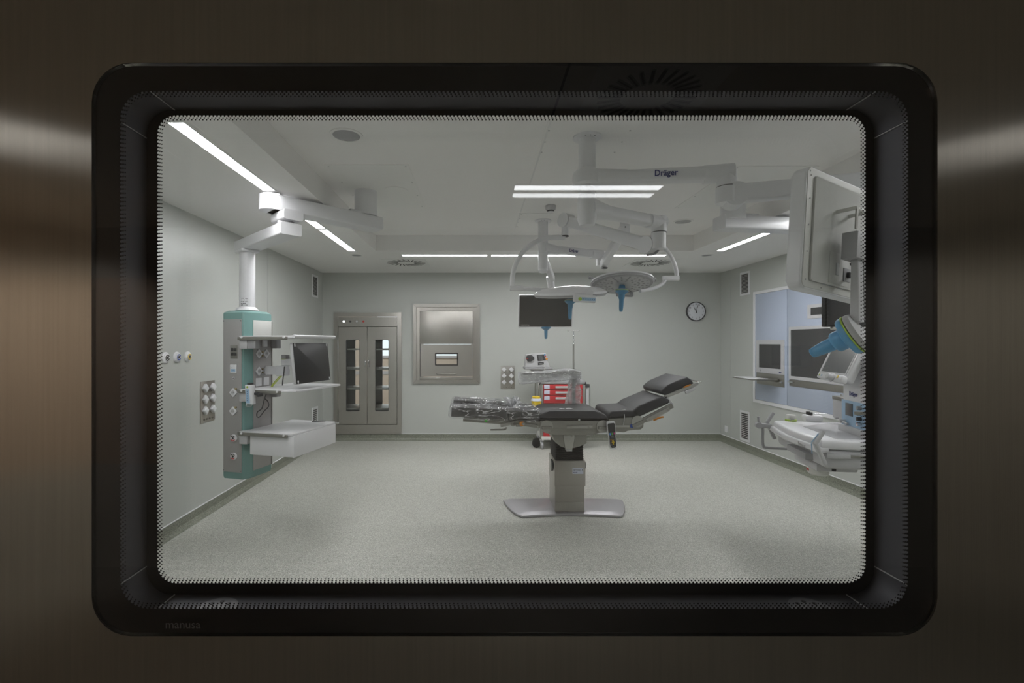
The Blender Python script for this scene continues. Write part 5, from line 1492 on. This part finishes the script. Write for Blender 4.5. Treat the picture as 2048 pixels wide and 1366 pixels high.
# access flap, mount rails, junction box, down tube
mb = MB(); mb.obox(dp_(.238, .118, .013), (dd, up_d, nd), (.155, .145, .003), .001); mb.build('access_flap', 'case_matt', dsp)
mb = MB(); mb.obox(dp_(.222, .115, .016), (dd, up_d, nd), (.022, .055, .003), .001); mb.build('flap_latch', 'white', dsp)
mb = MB(); mb.obox(dp_(.300, .100, .016), (dd, up_d, nd), (.055, .062, .006), .001); cn_ = mb.build('connector_plate', 'grey', dsp)
mb = MB(); mb.obox(dp_(.306, .100, .024), (dd, up_d, nd), (.028, .024, .016), .002); mb.build('plug', 'black', cn_)
for t_ in (.43, ):
    mb = MB(); mb.tube([dp_(.20, t_ - .05, .012), dp_(.20, t_ - .05, .085), dp_(.30, t_ - .05, .085), dp_(.30, t_ - .05, .012)], .009, smooth=False); mb.build('mount_bracket', 'offwhite', dsp)
mb = MB(); mb.obox(dp_(.205, .335, .09), (dd, up_d, nd), (.014, .10, .006)); mb.build('hole_strip', 'satin', dsp)
mb = MB(); mb.obox(dp_(.225, .205, .085), (dd, up_d, nd), (.120, .120, .060), .003); jb = mb.build('junction_box', 'grey', dsp)
mb = MB(); mb.obox(dp_(.225, .205, .116), (dd, up_d, nd), (.116, .116, .004), .001); mb.build('box_cover', 'lightgrey', jb)
pt0, pt1 = dp_(.225, .145, .09), dp_(.210, -.135, .11)
mb = MB(); mb.beam(pt0, pt1, (.040, .030), (.048, .036), r=.006, up=nd); dtb = mb.build('handle_tube', 'lightgrey', dsp)
mb = MB(); mb.beam(pt0 + dd * .045, pt1 + dd * .050 + V(0, 0, .02), (.028, .028), (.024, .028), r=.005, up=nd); mb.build('rear_channel', 'lightgrey', dsp)
mb = MB(); mb.tube([dp_(.24, .14, .06), dp_(.28, .10, .07), dp_(.34, .12, .04)], .006); mb.build('black_lead', 'black', dsp)
mb = MB(); mb.tube([dp_(.24, .12, .08), dp_(.26, .07, .10), dp_(.29, .06, .08), dp_(.33, .10, .06)], .0025); mb.build('earth_lead', 'yellowgreen', dsp)
# blue grip on its disc
gp = pt1 + V(-.008, 0, -.050)
gax = V(-.58, .68, -.50).normalized()
mb = MB(); mb.lathe(gp - gax * .012, gax, [(.050, -.016), (.085, -.010), (.088, .0), (.088, .012), (.080, .016)], 40); gd = mb.build('grip_disc', 'lightgrey', dsp)
mb = MB(); mb.lathe(gp - gax * -.005, gax, [(.0885, 0), (.0885, .006)], 40); mb.build('green_line', 'lime', gd)
mb = MB(); mb.lathe(gp + gax * .012, gax, [(.086, 0), (.086, .014), (.080, .024), (.050, .032), (.046, .036), (.046, .066), (.040, .074), (.030, .080), (.029, .110), (.024, .155), (.021, .172), (.014, .176)], 36); mb.build('blue_grip', 'blue', dsp)

# ---- bow, head and handle shared by both lamps
def lamp_head(root, c, n_up, R, roll=0.0, tk=1.0):
    """Flat round head; n_up points out of the back, the light side faces the other way."""
    n_up = Vector(n_up).normalized()
    u, v, w = frame_of(n_up)
    mb = MB(); mb.lathe(c, n_up, [(R * .93, -.030), (R * .985, -.024), (R, -.008), (R * .985, .006 * tk), (R * .80, .024 * tk), (R * .45, .036 * tk), (R * .2, .040 * tk)], 56); hd_ = mb.build('head_shell', 'white', root)
    mb = MB(); mb.lathe(c, n_up, [(R * .86, -.0315), (R * .95, -.0315), (R * .99, -.022), (R * 1.003, -.010), (R * .99, -.006), (R * .86, -.02)], 56); mb.build('grey_edge', 'grey', root)
    mb = MB(); mb.lathe(c - n_up * .031, n_up, [(R * .86, -.003), (R * .87, .002)], 56); ls_ = mb.build('light_window', 'lightgrey', root)
    mb = MB()
    n = 20
    for k in range(n):
        a = 2 * math.pi * k / n
        d_ = u * math.cos(a) + v * math.sin(a); t_ = n_up.cross(d_)
        for rr_, ln in ((.80, .055), (.66, .05), (.52, .045), (.40, .04)):
            if rr_ < .5 and k % 2: continue
            mb.obox(c - n_up * .0348 + d_ * R * rr_, (d_, t_, n_up), (R * .070, R * .052, .0012), 0)
    mb.build('led_lenses', 'tip', ls_, smooth=False)
    return u, v, w
def sterile_handle(root, c, ax, m_='blue', k=1.0):
    mb = MB(); mb.lathe(c, ax, [(.022 * k, 0), (.026 * k, .010 * k), (.030 * k, .03 * k), (.034 * k, .035 * k)], 28); mb.build('handle_mount', 'blue_dark', root)
    mb = MB(); mb.lathe(c + Vector(ax) * .034 * k, ax, [(.046 * k, 0), (.056 * k, .004 * k), (.056 * k, .010 * k)], 32); mb.build('handle_flange', 'grey', root)
    mb = MB(); mb.lathe(c + Vector(ax) * .044 * k, ax, [(.0565 * k, 0), (.0565 * k, .004 * k)], 32); mb.build('green_line', 'lime', root)
    mb = MB(); mb.lathe(c + Vector(ax) * .048 * k, ax, [(.056 * k, 0), (.056 * k, .012 * k), (.032 * k, .030 * k), (.027 * k, .036 * k), (.026 * k, .07 * k), (.020 * k, .080 * k), (.018 * k, .155 * k), (.013 * k, .185 * k), (.010 * k, .188 * k)], 32); mb.build('sterile_handle', m_, root)

# ---- lamp on the front column: raised over the table, head seen edge-on
l1 = empty('surgical_light', (AX_, AY_, 2.35), 'surgical lamp seen edge-on with a control panel, above the hanging monitor', 'surgical light')
mb = MB(); mb.lathe((AX_, AY_, 2.345), (0, 0, 1), [(.046, -.040), (.056, -.010), (.060, 0), (.060, .140), (.052, .146)], 36); mb.build('swivel_drum', 'white', l1)
mb = MB(); mb.beam((AX_ + .01, AY_, 2.412), (AX_ + .155, AY_ + .09, 2.412), (.115, .135), (.085, .095), r=.045); mb.build('drum_neck', 'white', l1)
E1 = V(1.284, 3.36, 0)
mb = MB(); mb.beam((AX_ + .12, AY_ + .07, 2.412), E1 + V(-.09, -.052, 2.412), (.080, .078), (.080, .078), r=.018); mb.build('fore_arm', 'white', l1)
mb = MB(); mb.beam(E1 + V(-.10, -.058, 2.412), E1 + V(.03, .017, 2.412), (.105, .095), r=.045); mb.cyl(E1 + V(0, 0, 2.345), E1 + V(0, 0, 2.452), .052, n=30); mb.build('elbow_shell', 'white', l1)
mb = MB(); mb.cyl(E1 + V(0, 0, 2.339), E1 + V(0, 0, 2.346), .050, n=30); mb.build('joint_gap', 'dark', l1)
mb = MB(); mb.cyl(E1 + V(-.005, .0, 2.225), E1 + V(-.005, 0, 2.339), .050, n=30); mb.build('lower_pivot', 'white', l1)
S0, S1 = V(1.235, 3.42, 2.262), V(.768, 4.10, 2.615)
ds = (S1 - S0).normalized(); ss = V(ds.y, -ds.x, 0).normalized()
mb = MB(); mb.cyl(S0 - ss * .05, S0 + ss * .05, .062, n=36); mb.build('spring_joint', 'white', l1)
mb = MB(); mb.beam(S0, S1, (.085, .098), (.070, .085), r=.016); sp_ = mb.build('spring_arm', 'white', l1)
mb = MB(); mb.beam(S0 + ds * .16 + V(0, 0, -.052), S0 + ds * .42 + V(0, 0, -.049), (.012, .004), r=.001); mb.build('cover_line', 'chrome', sp_)
mb = MB(); mb.tube([S0 + V(-.02, .0, -.066), S0 + V(.03, -.01, -.062), S0 + V(.06, -.02, -.035)], .011); mb.build('dark_bumper', 'grey', l1)
mb = MB(); mb.cyl(S1 - ss * .048, S1 + ss * .048, .062, n=36); mb.build('top_joint', 'white', l1)
mb = MB(); mb.cyl(V(.755, 4.10, 2.485), V(.755, 4.10, 2.60), .029, n=26); mb.build('vertical_tube', 'white', l1)
mb = MB(); mb.cyl(V(.755, 4.10, 2.477), V(.755, 4.10, 2.486), .032, n=26); mb.build('joint_gap', 'dark', l1)
def px1(px, py, Y=4.10): return at(px, py, Y)
mb = MB(); mb.tube([V(.755, 4.10, 2.47), px1(1108, 475), px1(1083, 479), px1(1056, 494), px1(1036, 519), px1(1026, 547), px1(1024.5, 572)], .021, n=14); mb.build('bow', 'white', l1)
jb0, jb1 = px1(1020, 576), px1(1046, 577)
mb = MB(); mb.beam(jb0, jb1, (.045, .045), r=.012); mb.build('bow_joint', 'white', l1)
LC = px1(1140, 585.5)
mb = MB(); mb.tube([jb1, px1(1090, 580), px1(1150, 584), px1(1182, 586)], .018, n=12); mb.build('yoke_tube', 'white', l1)
nu1 = V(-.045, -.14, 1)
lamp_head(l1, LC, nu1, .308, 0, 1.5)
mb = MB(); mb.cyl(px1(1179, 586, 3.83), px1(1179, 586, 3.79), .030, n=26); mb.build('head_pivot', 'white', l1)
cp = px1(1169, 597.5, 3.79)
mb = MB(); mb.obox(cp, (V(1, 0, -.05), V(0, 1, 0), V(.05, 0, 1)), (.180, .040, .060), .012); pnl = mb.build('control_panel', 'white', l1)
mb = MB(); mb.obox(cp + V(.028, -.0205, -.006), (V(1, 0, -.05), V(0, 1, 0), V(.05, 0, 1)), (.110, .002, .026), .001); mb.build('key_strip', 'blue_label', pnl)
mb = MB(); mb.cyl(cp + V(-.040, -.0205, -.004), cp + V(-.040, -.0235, -.004), .014, n=20); mb.build('green_key', 'lime', pnl)
for k in range(6):
    mb = MB(); p = cp + V(-.010 + k * .017, -.0215, -.004 - k * .0008); mb.cyl(p, p + V(0, -.0012, 0), .0028, n=8); mb.build('key_mark', 'navy', pnl)
sterile_handle(l1, LC + V(.002, -.01, -.030), V(-.03, -.02, -1).normalized(), 'blue_dark', .85)

# ---- lamp on the rear column: light side toward the viewer
l2 = empty('surgical_light', (BX_, BY_, 2.5), 'round surgical lamp showing its light side and blue handle', 'surgical light')
mb = MB(); mb.lathe((BX_, BY_, 2.515), (0, 0, 1), [(.050, 0), (.054, .004), (.054, .120), (.050, .124)], 36); mb.build('swivel_drum', 'white', l2)
E2 = V(1.40, 5.42, 0)
mb = MB(); mb.beam((BX_ + .0, BY_, 2.575), (BX_ + .17, BY_ + .08, 2.570), (.12, .125), (.085, .085), r=.040); mb.build('drum_neck', 'white', l2)
mb = MB(); mb.beam((BX_ + .13, BY_ + .06, 2.570), E2 + V(-.08, -.04, 2.565), (.080, .080), (.080, .085), r=.018); fa2 = mb.build('fore_arm', 'white', l2)
dB = (E2 + V(-.08, -.04, 2.565) - V(BX_ + .13, BY_ + .06, 2.570)).normalized(); sB = V(dB.y, -dB.x, 0).normalized()
pB2 = V(BX_ + .13, BY_ + .06, 2.570) + dB * .17 + sB * .042
text('Dräger', .050, pB2 + V(0, 0, -.016), dB, (0, 0, 1), 'navy', fa2, 'lettering', .0006, offset=.0010, sx=.85)
pb_ = V(BX_ + .13, BY_ + .06, 2.570) + dB * .02 + sB * .041
mb = MB(); mb.cyl(pb_, pb_ + sB * .0015, .0125, n=20); mb.build('round_badge', 'navy', fa2)
mb = MB(); mb.beam(E2 + V(-.12, -.056, 2.565), E2 + V(.02, .01, 2.565), (.10, .105), r=.048); mb.build('elbow_shell', 'white', l2)
mb = MB(); mb.cyl(E2 + V(0, 0, 2.44), E2 + V(0, 0, 2.55), .046, n=28); mb.build('lower_pivot', 'white', l2)
T0, T1 = V(1.425, 5.36, 2.450), V(1.335, 4.32, 2.600)
mb = MB(); mb.beam(T0, T1, (.080, .090), (.070, .085), r=.016); mb.build('spring_arm', 'white', l2)
mb = MB(); mb.box((1.40, 5.30, 2.392), (1.455, 5.36, 2.402), .003); mb.build('dark_bumper', 'dark', l2)
mb = MB(); mb.cyl(V(1.335, 4.30, 2.535), V(1.335, 4.30, 2.66), .042, n=26); mb.build('top_joint', 'white', l2)
mb = MB(); mb.cyl(V(1.325, 4.255, 2.600), V(1.325, 4.260, 2.600), .006, n=10); mb.build('set_screw', 'dark', l2)
mb = MB(); mb.tube([V(1.335, 4.30, 2.53), V(1.335, 4.30, 2.50), V(1.40, 4.30, 2.478), at(1290, 478, 4.30), at(1323, 491, 4.30), at(1343, 515, 4.30), at(1352, 540, 4.30), at(1353.5, 556, 4.30)], .019, n=14); mb.build('bow', 'white', l2)
mb = MB(); mb.beam(at(1357.5, 556, 4.30), at(1326, 556.5, 4.30), (.040, .042), r=.010); mb.build('bow_joint', 'white', l2)
mb = MB(); mb.tube([at(1331, 559, 4.30), at(1327, 566, 4.29), at(1315, 573.5, 4.27), at(1300, 578.5, 4.24), at(1280, 582, 4.20)], .016, n=12); mb.build('yoke_tube', 'white', l2)
L2C = at(1244, 563, 4.22)
nu2 = V(.02, .20, 1)
lamp_head(l2, L2C, nu2, .272)
n2 = nu2.normalized()
mb = MB(); mb.prism([(-.205, -.03), (.205, -.03), (.150, .030), (-.150, .030)], L2C + V(0, .12, .03), V(1, 0, -.02), V(0, 0, 1), V(0, 1, .15), .06, .008); mb.build('rear_housing', 'white', l2)
# back handles of the head, and its grey control block below
mb = MB(); u2, v2, w2_ = frame_of(n2)
mb.tube([L2C + V(.17, .16, .03), L2C + V(.255, .10, .05), L2C + V(.285, .0, .03), L2C + V(.268, -.06, .0)], .012); mb.build('rim_grip', 'grey', l2)
mb = MB(); mb.tube([L2C + V(-.17, .16, .03), L2C + V(-.255, .10, .05), L2C + V(-.280, .02, .03)], .012); mb.build('rim_grip', 'grey', l2)
kb = L2C + V(.035, .185, -.115) - V(0, .0, .0)
mb = MB(); mb.obox(at(1249.5, 588.5, 4.42), (V(1, 0, -.02), V(0, 1, 0), V(.02, 0, 1)), (.155, .05, .048), .012); kb_ = mb.build('control_panel', 'grey', l2)
mb = MB(); mb.obox(at(1249.5, 588.5, 4.42) + V(.015, -.026, 0), AX, (.045, .002, .018), .001); mb.build('panel_display', 'offwhite', kb_)
sterile_handle(l2, L2C - n2 * .034, (-n2 + V(-.03, .18, 0)).normalized(), 'blue_dark', 1.0)

# ---- monitor arm and monitor beyond the table
ma = empty('monitor_arm', (BX_, BY_, 2.35), 'short white spring arm holding the hanging monitor beyond the table', 'support arm')
mb = MB(); mb.lathe((BX_, BY_, 2.345), (0, 0, 1), [(.036, -.035), (.050, -.005), (.054, .010), (.054, .160), (.050, .164)], 36); mb.build('swivel_drum', 'white', ma)
mb = MB(); mb.beam((BX_ + .03, BY_ + .02, 2.43), (.88, 5.60, 2.32), (.060, .075), (.060, .075), r=.014); mb.build('spring_arm', 'white', ma)
mb = MB(); mb.beam((.855, 5.60, 2.345), (.885, 5.66, 2.18), (.085, .085), (.070, .070), r=.022); mb.build('lower_joint', 'white', ma)
mb = MB(); mb.beam((.885, 5.66, 2.22), (.875, 5.68, 2.12), (.065, .065), (.075, .06), r=.012); hk = mb.build('hanger_bracket', 'white', ma)
mb = MB(); mb.obox((.885, 5.622, 2.125), AX, (.040, .012, .020), .003); mb.build('brake_label', 'grey', hk)
hm = empty('hanging_monitor', (.845, 5.85, 1.77), 'dark wide monitor with a white rim hanging over the cart from the ceiling', 'monitor')
un = V(0, -.20, 1).normalized(); um = V(1, -.04, 0).normalized(); nm_ = um.cross(un).normalized()
if nm_.y > 0: nm_ = -nm_
mc = at(1091, 622.3, 5.85)
mb = MB(); mb.prism(rr2(.668, .405, .020, 5), mc - nm_ * .045, um, un, nm_, .050, .006); mb.build('white_case', 'white', hm)
mb = MB(); mb.prism(rr2(.640, .382, .014, 5), mc + nm_ * .0052, um, un, nm_, .003); sc_ = mb.build('screen', 'screen', hm)
text('MAQUET GETINGE', .020, mc + nm_ * .0088 - um * .300 - un * .178, um, un, 'logo_white', sc_, 'lettering', .0004, sx=.62)
mb = MB(); mb.obox(mc + nm_ * .0088 - um * .27 + un * .180, (um, un, nm_), (.07, .004, .0006)); mb.build('top_mark', 'logo_grey', sc_, smooth=False)
mb = MB(); mb.beam(mc - nm_ * .055 + V(0, 0, .10), mc - nm_ * .075 + V(0, -.03, .245), (.09, .04), r=.012); mb.beam(mc - nm_ * .075 + V(0, -.03, .225), V(.875, 5.70, 2.165), (.07, .05), r=.012); mb.build('rear_mount', 'white', hm)
hc = mc - un * .205 - nm_ * .012 + um * .012
mb = MB(); mb.lathe(hc, V(0, 0, -1), [(.058, -.006), (.058, .010), (.030, .030), (.022, .034), (.020, .09), (.016, .135), (.010, .142)], 28); mb.build('blue_handle', 'blue_dark', hm)
# ================================================================ anaesthesia workstation on the display side
F1 = V(2.168, 3.007, 0); wv = V(.2185, .9758, 0).normalized(); nv = V(.9758, -.2185, 0)   # wv along its front, nv into its depth
an = empty('anaesthesia_workstation', F1 + wv * .38 + nv * .3 + V(0, 0, .78), 'white anaesthesia workstation with pale blue column and wide tray top', 'medical device')
def q_(a, s, z): return F1 + wv * a + nv * s + V(0, 0, z)
A3 = (wv, nv, AX[2])
W_ = .775
ZT = .950
def outline(g, z, cut=.0):
    pts = [(-g, .03 - g), (.03 - g, -g), (W_ - .05 + g, -g), (W_ + g, .05 - g), (W_ + g, .75), (-g, .75)]
    return pts
def plate_poly(pts, z0, z1, bevel=.012):
    mb = MB(); mb.prism(pts, F1 + V(0, 0, z0), wv, nv, V(0, 0, 1), z1 - z0, bevel, 3); return mb
plate_poly([(0, .01), (.02, 0), (W_ / 2, -.035), (W_ - .02, 0), (W_, .02), (W_, .75), (0, .75)], .885, ZT, .022).build('work_top', 'white', an)
# raised rim and the grey well
mb = MB(); wl = [(.045, .105), (.50, .105), (.66, .30), (.66, .62), (.045, .62)]
mb.prism(wl, F1 + V(0, 0, ZT - .002), wv, nv, V(0, 0, 1), .0035); mb.build('grey_well', 'lightgrey', an, smooth=False)
# front lip with a shallow line
plate_poly([(.0, -.02), (W_ / 2, -.052), (W_, -.02), (W_, .05), (0, .05)], .862, .905, .016).build('front_lip', 'white', an)
mb = MB(); mb.obox(q_(.52, -.043, .884), A3, (.42, .002, .002)); mb.build('lip_line', 'grey', an, smooth=False)
text('Perseus', .034, q_(.205, -.0445, .872), -wv + nv * .07, (0, 0, 1), 'logo_grey', an, 'lettering', .0005, sx=.9)
# body below
plate_poly([(.01, .035), (W_ - .02, .035), (W_ - .02, .70), (.01, .70)], .760, .886, .030).build('drawer_body', 'lightgrey', an)
plate_poly([(.0, .08), (.012, .08), (.012, .72), (0, .72)], .842, .858, .002).build('side_rail', 'satin', an)
mb = MB(); mb.obox(q_(-.006, .10, .850), A3, (.012, .13, .030), .003); mb.build('rail_end', 'lightgrey', an)
mb = MB(); mb.obox(q_(.33, .02, .80), A3, (.30, .06, .045), .006); mb.build('recessed_grip', 'grey', an)
plate_poly([(.16, .05), (.50, .05), (.47, .30), (.19, .30)], .705, .762, .012).build('lower_tray', 'lightgrey', an)
mb = MB(); mb.lathe(q_(.33, .13, .648), (0, 0, 1), [(.050, 0), (.062, .010), (.064, .055), (.060, .060)], 28); ab_ = mb.build('absorber_canister', 'offwhite', an)
mb = MB(); mb.obox(q_(.33, .065, .682), A3, (.030, .004, .016), .001); mb.build('red_mark', 'redprint', ab_)
mb = MB(); mb.cyl(q_(.05, .10, .742), q_(.05, .10, .762), .012, n=14); mb.build('rubber_foot', 'black', an)
# handles at both front corners
for a_, s_ in ((-.005, -1), (W_ + .005, 1)):
    mb = MB()
    g0 = q_(a_ + s_ * .012, .02, .80); 
    mb.beam(g0, q_(a_ + s_ * .012, -.035, .930), (.024, .036), (.024, .036), r=.008, up=tuple(wv)); mb.beam(q_(a_ + s_ * .012, -.035, .925), q_(a_ + s_ * .012, .012, 1.005), (.024, .034), (.022, .028), r=.008, up=tuple(wv))
    gh = mb.build('corner_handle', 'grey' if s_ > 0 else 'lightgrey', an)
    if s_ < 0:
        mb = MB(); mb.beam(q_(a_ - .004, -.048, .86), q_(a_ - .004, -.052, .925), (.006, .006), r=.002); mb.beam(q_(a_ - .004, -.052, .93), q_(a_ - .004, -.012, .99), (.006, .006), r=.002); mb.build('blue_line', 'blue_label', gh)
mb = MB(); mb.tube([q_(W_ + .005, -.10, .975), q_(W_ + .005, -.095, .93), q_(W_ + .005, -.07, .89), q_(W_ + .005, -.07, .80), q_(W_ + .005, -.065, .745), q_(W_ + .005, -.03, .728), q_(W_ + .005, .22, .730), q_(W_ + .005, .26, .76)], .011); mb.build('tubular_handle', 'grey', an)
mb = MB(); mb.cyl(q_(W_ - .02, -.10, .905), q_(W_ + .02, -.10, .905), .024, n=24); mb.beam(q_(W_, -.10, .905), q_(W_, -.01, .90), (.03, .035), r=.008); mb.build('handle_joint', 'grey', an)

# column with pale blue control panel
mb = MB(); mb.obox(q_(.225, .44, 1.20), A3, (.36, .26, .50), .02); mb.build('column_body', 'white', an)
mb = MB(); mb.obox(q_(.225, .308, 1.075), A3, (.35, .006, .185), .002); bp_ = mb.build('blue_control_panel', 'blue_label', an)
mb = MB(); mb.obox(q_(.300, .303, 1.108), A3, (.085, .006, .085), .002); mb.build('flow_display', 'screen_lit', bp_)
for k in range(4):
    mb = MB(); mb.cyl(q_(.16, .304, 1.135 - k * .035), q_(.16, .280, 1.135 - k * .035), .013, n=16); mb.build('flow_knob', ('grey', 'dark', 'dark', 'chrome')[k], bp_)
mb = MB(); mb.cyl(q_(.35, .304, 1.02), q_(.35, .270, 1.02), .012, n=16); mb.beam(q_(.35, .285, 1.018), q_(.28, .285, 1.012), (.014, .014), r=.005); mb.build('suction_lever', 'lightgrey', bp_)
text('Dräger', .040, q_(.30, .3035, 1.205), -wv, (0, 0, 1), 'navy', an, 'lettering', .0006, offset=.0008, sx=.85)
mb = MB(); mb.obox(q_(.225, .40, .972), A3, (.40, .22, .05), .012); mb.build('column_foot', 'lightgrey', an)
mb = MB(); mb.obox(q_(.20, .40, 1.455), A3, (.30, .20, .02), .004); mb.build('upper_ledge', 'grey', an)
mb = MB(); mb.obox(q_(.20, .46, 1.60), A3, (.28, .12, .30), .02); mb.build('upper_body', 'white', an)
mb = MB(); mb.obox(q_(.02, .30, 1.12), A3, (.02, .20, .02), .003); mb.build('side_bracket', 'satin', an)

mb = MB(); mb.beam(q_(.42, .52, 1.60), (3.07, 3.40, 1.60), (.10, .12), r=.02); mb.build('hanging_bracket', 'white', an)
mb = MB(); mb.obox(q_(.36, .46, 1.60), A3, (.12, .12, .14), .01); mb.build('bracket_block', 'lightgrey', an)
# ventilator screen, leaning back
sb_near, sb_far = V(2.400, 3.10, 1.315), V(2.4855, 3.4826, 1.315)
ddir = (sb_far - sb_near).normalized()
tup = (nv * .11 + V(0, 0, .25)).normalized(); tn = ddir.cross(tup); 
if tn.dot(nv) > 0: tn = -tn
sc0 = (sb_near + sb_far) / 2 + tup * .137
mb = MB(); mb.prism(rr2(.400, .285, .014, 4), sc0 - tn * .050, ddir, tup, tn, .050, .008); vs_ = mb.build('ventilator_screen', 'white', an)
mb = MB(); mb.ring(rr2(.345, .222, .008, 3), rr2(.318, .198, .004, 3), sc0 + tup * .008, ddir, tup, tn, .002); mb.build('screen_border', 'lightgrey', vs_, smooth=False)
mb = MB(); mb.prism(rr2(.318, .198, .004, 3), sc0 + tup * .008, ddir, tup, tn, .0012); mb.build('display_glass', 'screen_lit', vs_, smooth=False)
for k, mm in ((0, 'lime'), (1, 'blue_label')):
    mb = MB(); p = sc0 + ddir * (.168 - .034 * k) - tup * .121; mb.cyl(p, p + tn * .002, .007, n=14); mb.build('key_mark', mm, vs_)
mb = MB(); p = sc0 + tup * .128 + ddir * .04; mb.obox(p + tn * .0008, (ddir, tup, tn), (.022, .008, .001)); mb.build('maker_mark', 'navy', vs_, smooth=False)
mb = MB(); p = sc0 - tup * .135 - ddir * .135 + tn * .006; mb.obox(p + tn * .0, (ddir, tup, tn), (.13, .050, .045), .012); kn_ = mb.build('rotary_knob_base', 'white', an)
mb = MB(); p = sc0 - tup * .138 - ddir * .09 + tn * .028; mb.lathe(p, tn, [(.030, 0), (.030, .006), (.022, .012), (.022, .032), (.019, .036)], 28); mb.build('rotary_knob', 'lightgrey', kn_)
mb = MB(); p = sc0 - tup * .126 - ddir * .15 + tn * .0295; mb.obox(p, (ddir, tup, tn), (.018, .020, .001)); wt = mb.build('warning_sticker', 'yellow', kn_, smooth=False)
mb = MB(); mb.obox(sc0 - tn * .075 - tup * .02, (ddir, tup, tn), (.12, .12, .06), .01); mb.build('screen_hinge', 'lightgrey', an)

# things standing on and beside the work top
mb = MB(); cpx = at(1581.5, 836, 3.72); cpx.z = ZT + .001
cup = empty('absorber_cup', cpx, 'small white round cap with a lime green ring on the workstation corner', 'container')
mb = MB(); mb.lathe(cpx, (0, 0, 1), [(.040, 0), (.040, .010), (.037, .013)], 28); mb.build('green_ring', 'lime', cup)
mb = MB(); mb.lathe(cpx + V(0, 0, .0132), (0, 0, 1), [(.033, 0), (.033, .030), (.030, .034)], 28); mb.build('cap', 'offwhite', cup)
kp = q_(.780, .28, ZT + .002)
vb = empty('breathing_block', kp, 'white breathing block with two black knobs at the rear of the work top', 'medical device')
mb = MB(); mb.obox(kp + V(0, 0, .024), A3, (.08, .12, .046), .010); mb.build('block', 'white', vb)
for dx in (-.022, .022):
    mb = MB(); c = kp + wv * dx + nv * -.02 + V(0, 0, .047); mb.cyl(c, c + V(0, 0, .022), .014, n=8); mb.build('black_knob', 'black', vb)
mb = MB(); mb.beam(kp + V(.02, 0, .055), kp + V(.09, -.03, .058), (.008, .006), r=.002); mb.build('lever', 'chrome', vb)
mb = MB(); sp0 = q_(.72, .12, ZT + .012); mb.cyl(sp0, sp0 + wv * .04, .014, n=16); one(mb, 'port_cap', 'grey', 'small grey port cap lying at the far edge of the work top', 'cap')
vp = at(1682, 816, 3.55)
vz = empty('vaporiser', (vp.x, vp.y, vp.z - .10), 'grey vaporiser block with steel top hanging beside the blue column', 'medical device')
mb = MB(); mb.obox(vp + V(.02, 0, -.010), A3, (.13, .09, .145), .008); mb.build('body', 'lightgrey', vz)
mb = MB(); mb.obox(vp + V(.018, 0, .072), A3, (.132, .092, .028), .004); mb.build('steel_top', 'satin', vz)
for dx in (-.02, .02):
    mb = MB(); c = vp + wv * dx + V(.015, 0, .086); mb.cyl(c, c + V(0, 0, .014), .007, n=12); mb.build('top_pin', 'chrome', vz)
mb = MB(); mb.beam(vp + V(-.045, .0, -.075), vp + V(-.0, -.01, -.072), (.02, .016), r=.004); mb.build('side_lever', 'lightgrey', vz)

# patient monitor beyond the workstation, partly hidden by the big display
pm = empty('patient_monitor', at(1690, 653, 2.95), 'dark flat monitor peeking out below the large white display', 'monitor')
c_ = at(1700, 603, 2.95)
mb = MB(); mb.obox(c_ + V(0, .022, 0), AX, (.302, .036, .315), .006); mb.build('case', 'dark', pm)
mb = MB(); mb.obox(c_, AX, (.290, .004, .300), .001); mb.build('screen', 'screen_mid', pm)
mb = MB(); mb.obox(at(1674, 656.5, 2.97), AX, (.07, .03, .018), .005); mb.build('lower_latch', 'offwhite', pm)
mb = MB(); mb.beam(c_ + V(.02, .04, 0), c_ + V(.32, .25, 0.02), (.05, .06), r=.01); mb.build('support_arm', 'white', pm)
mb = MB(); mb.beam(c_ + V(.32, .25, -.04), c_ + V(.30, .25, .75), (.05, .05), r=.01); mb.build('drop_post', 'white', pm)
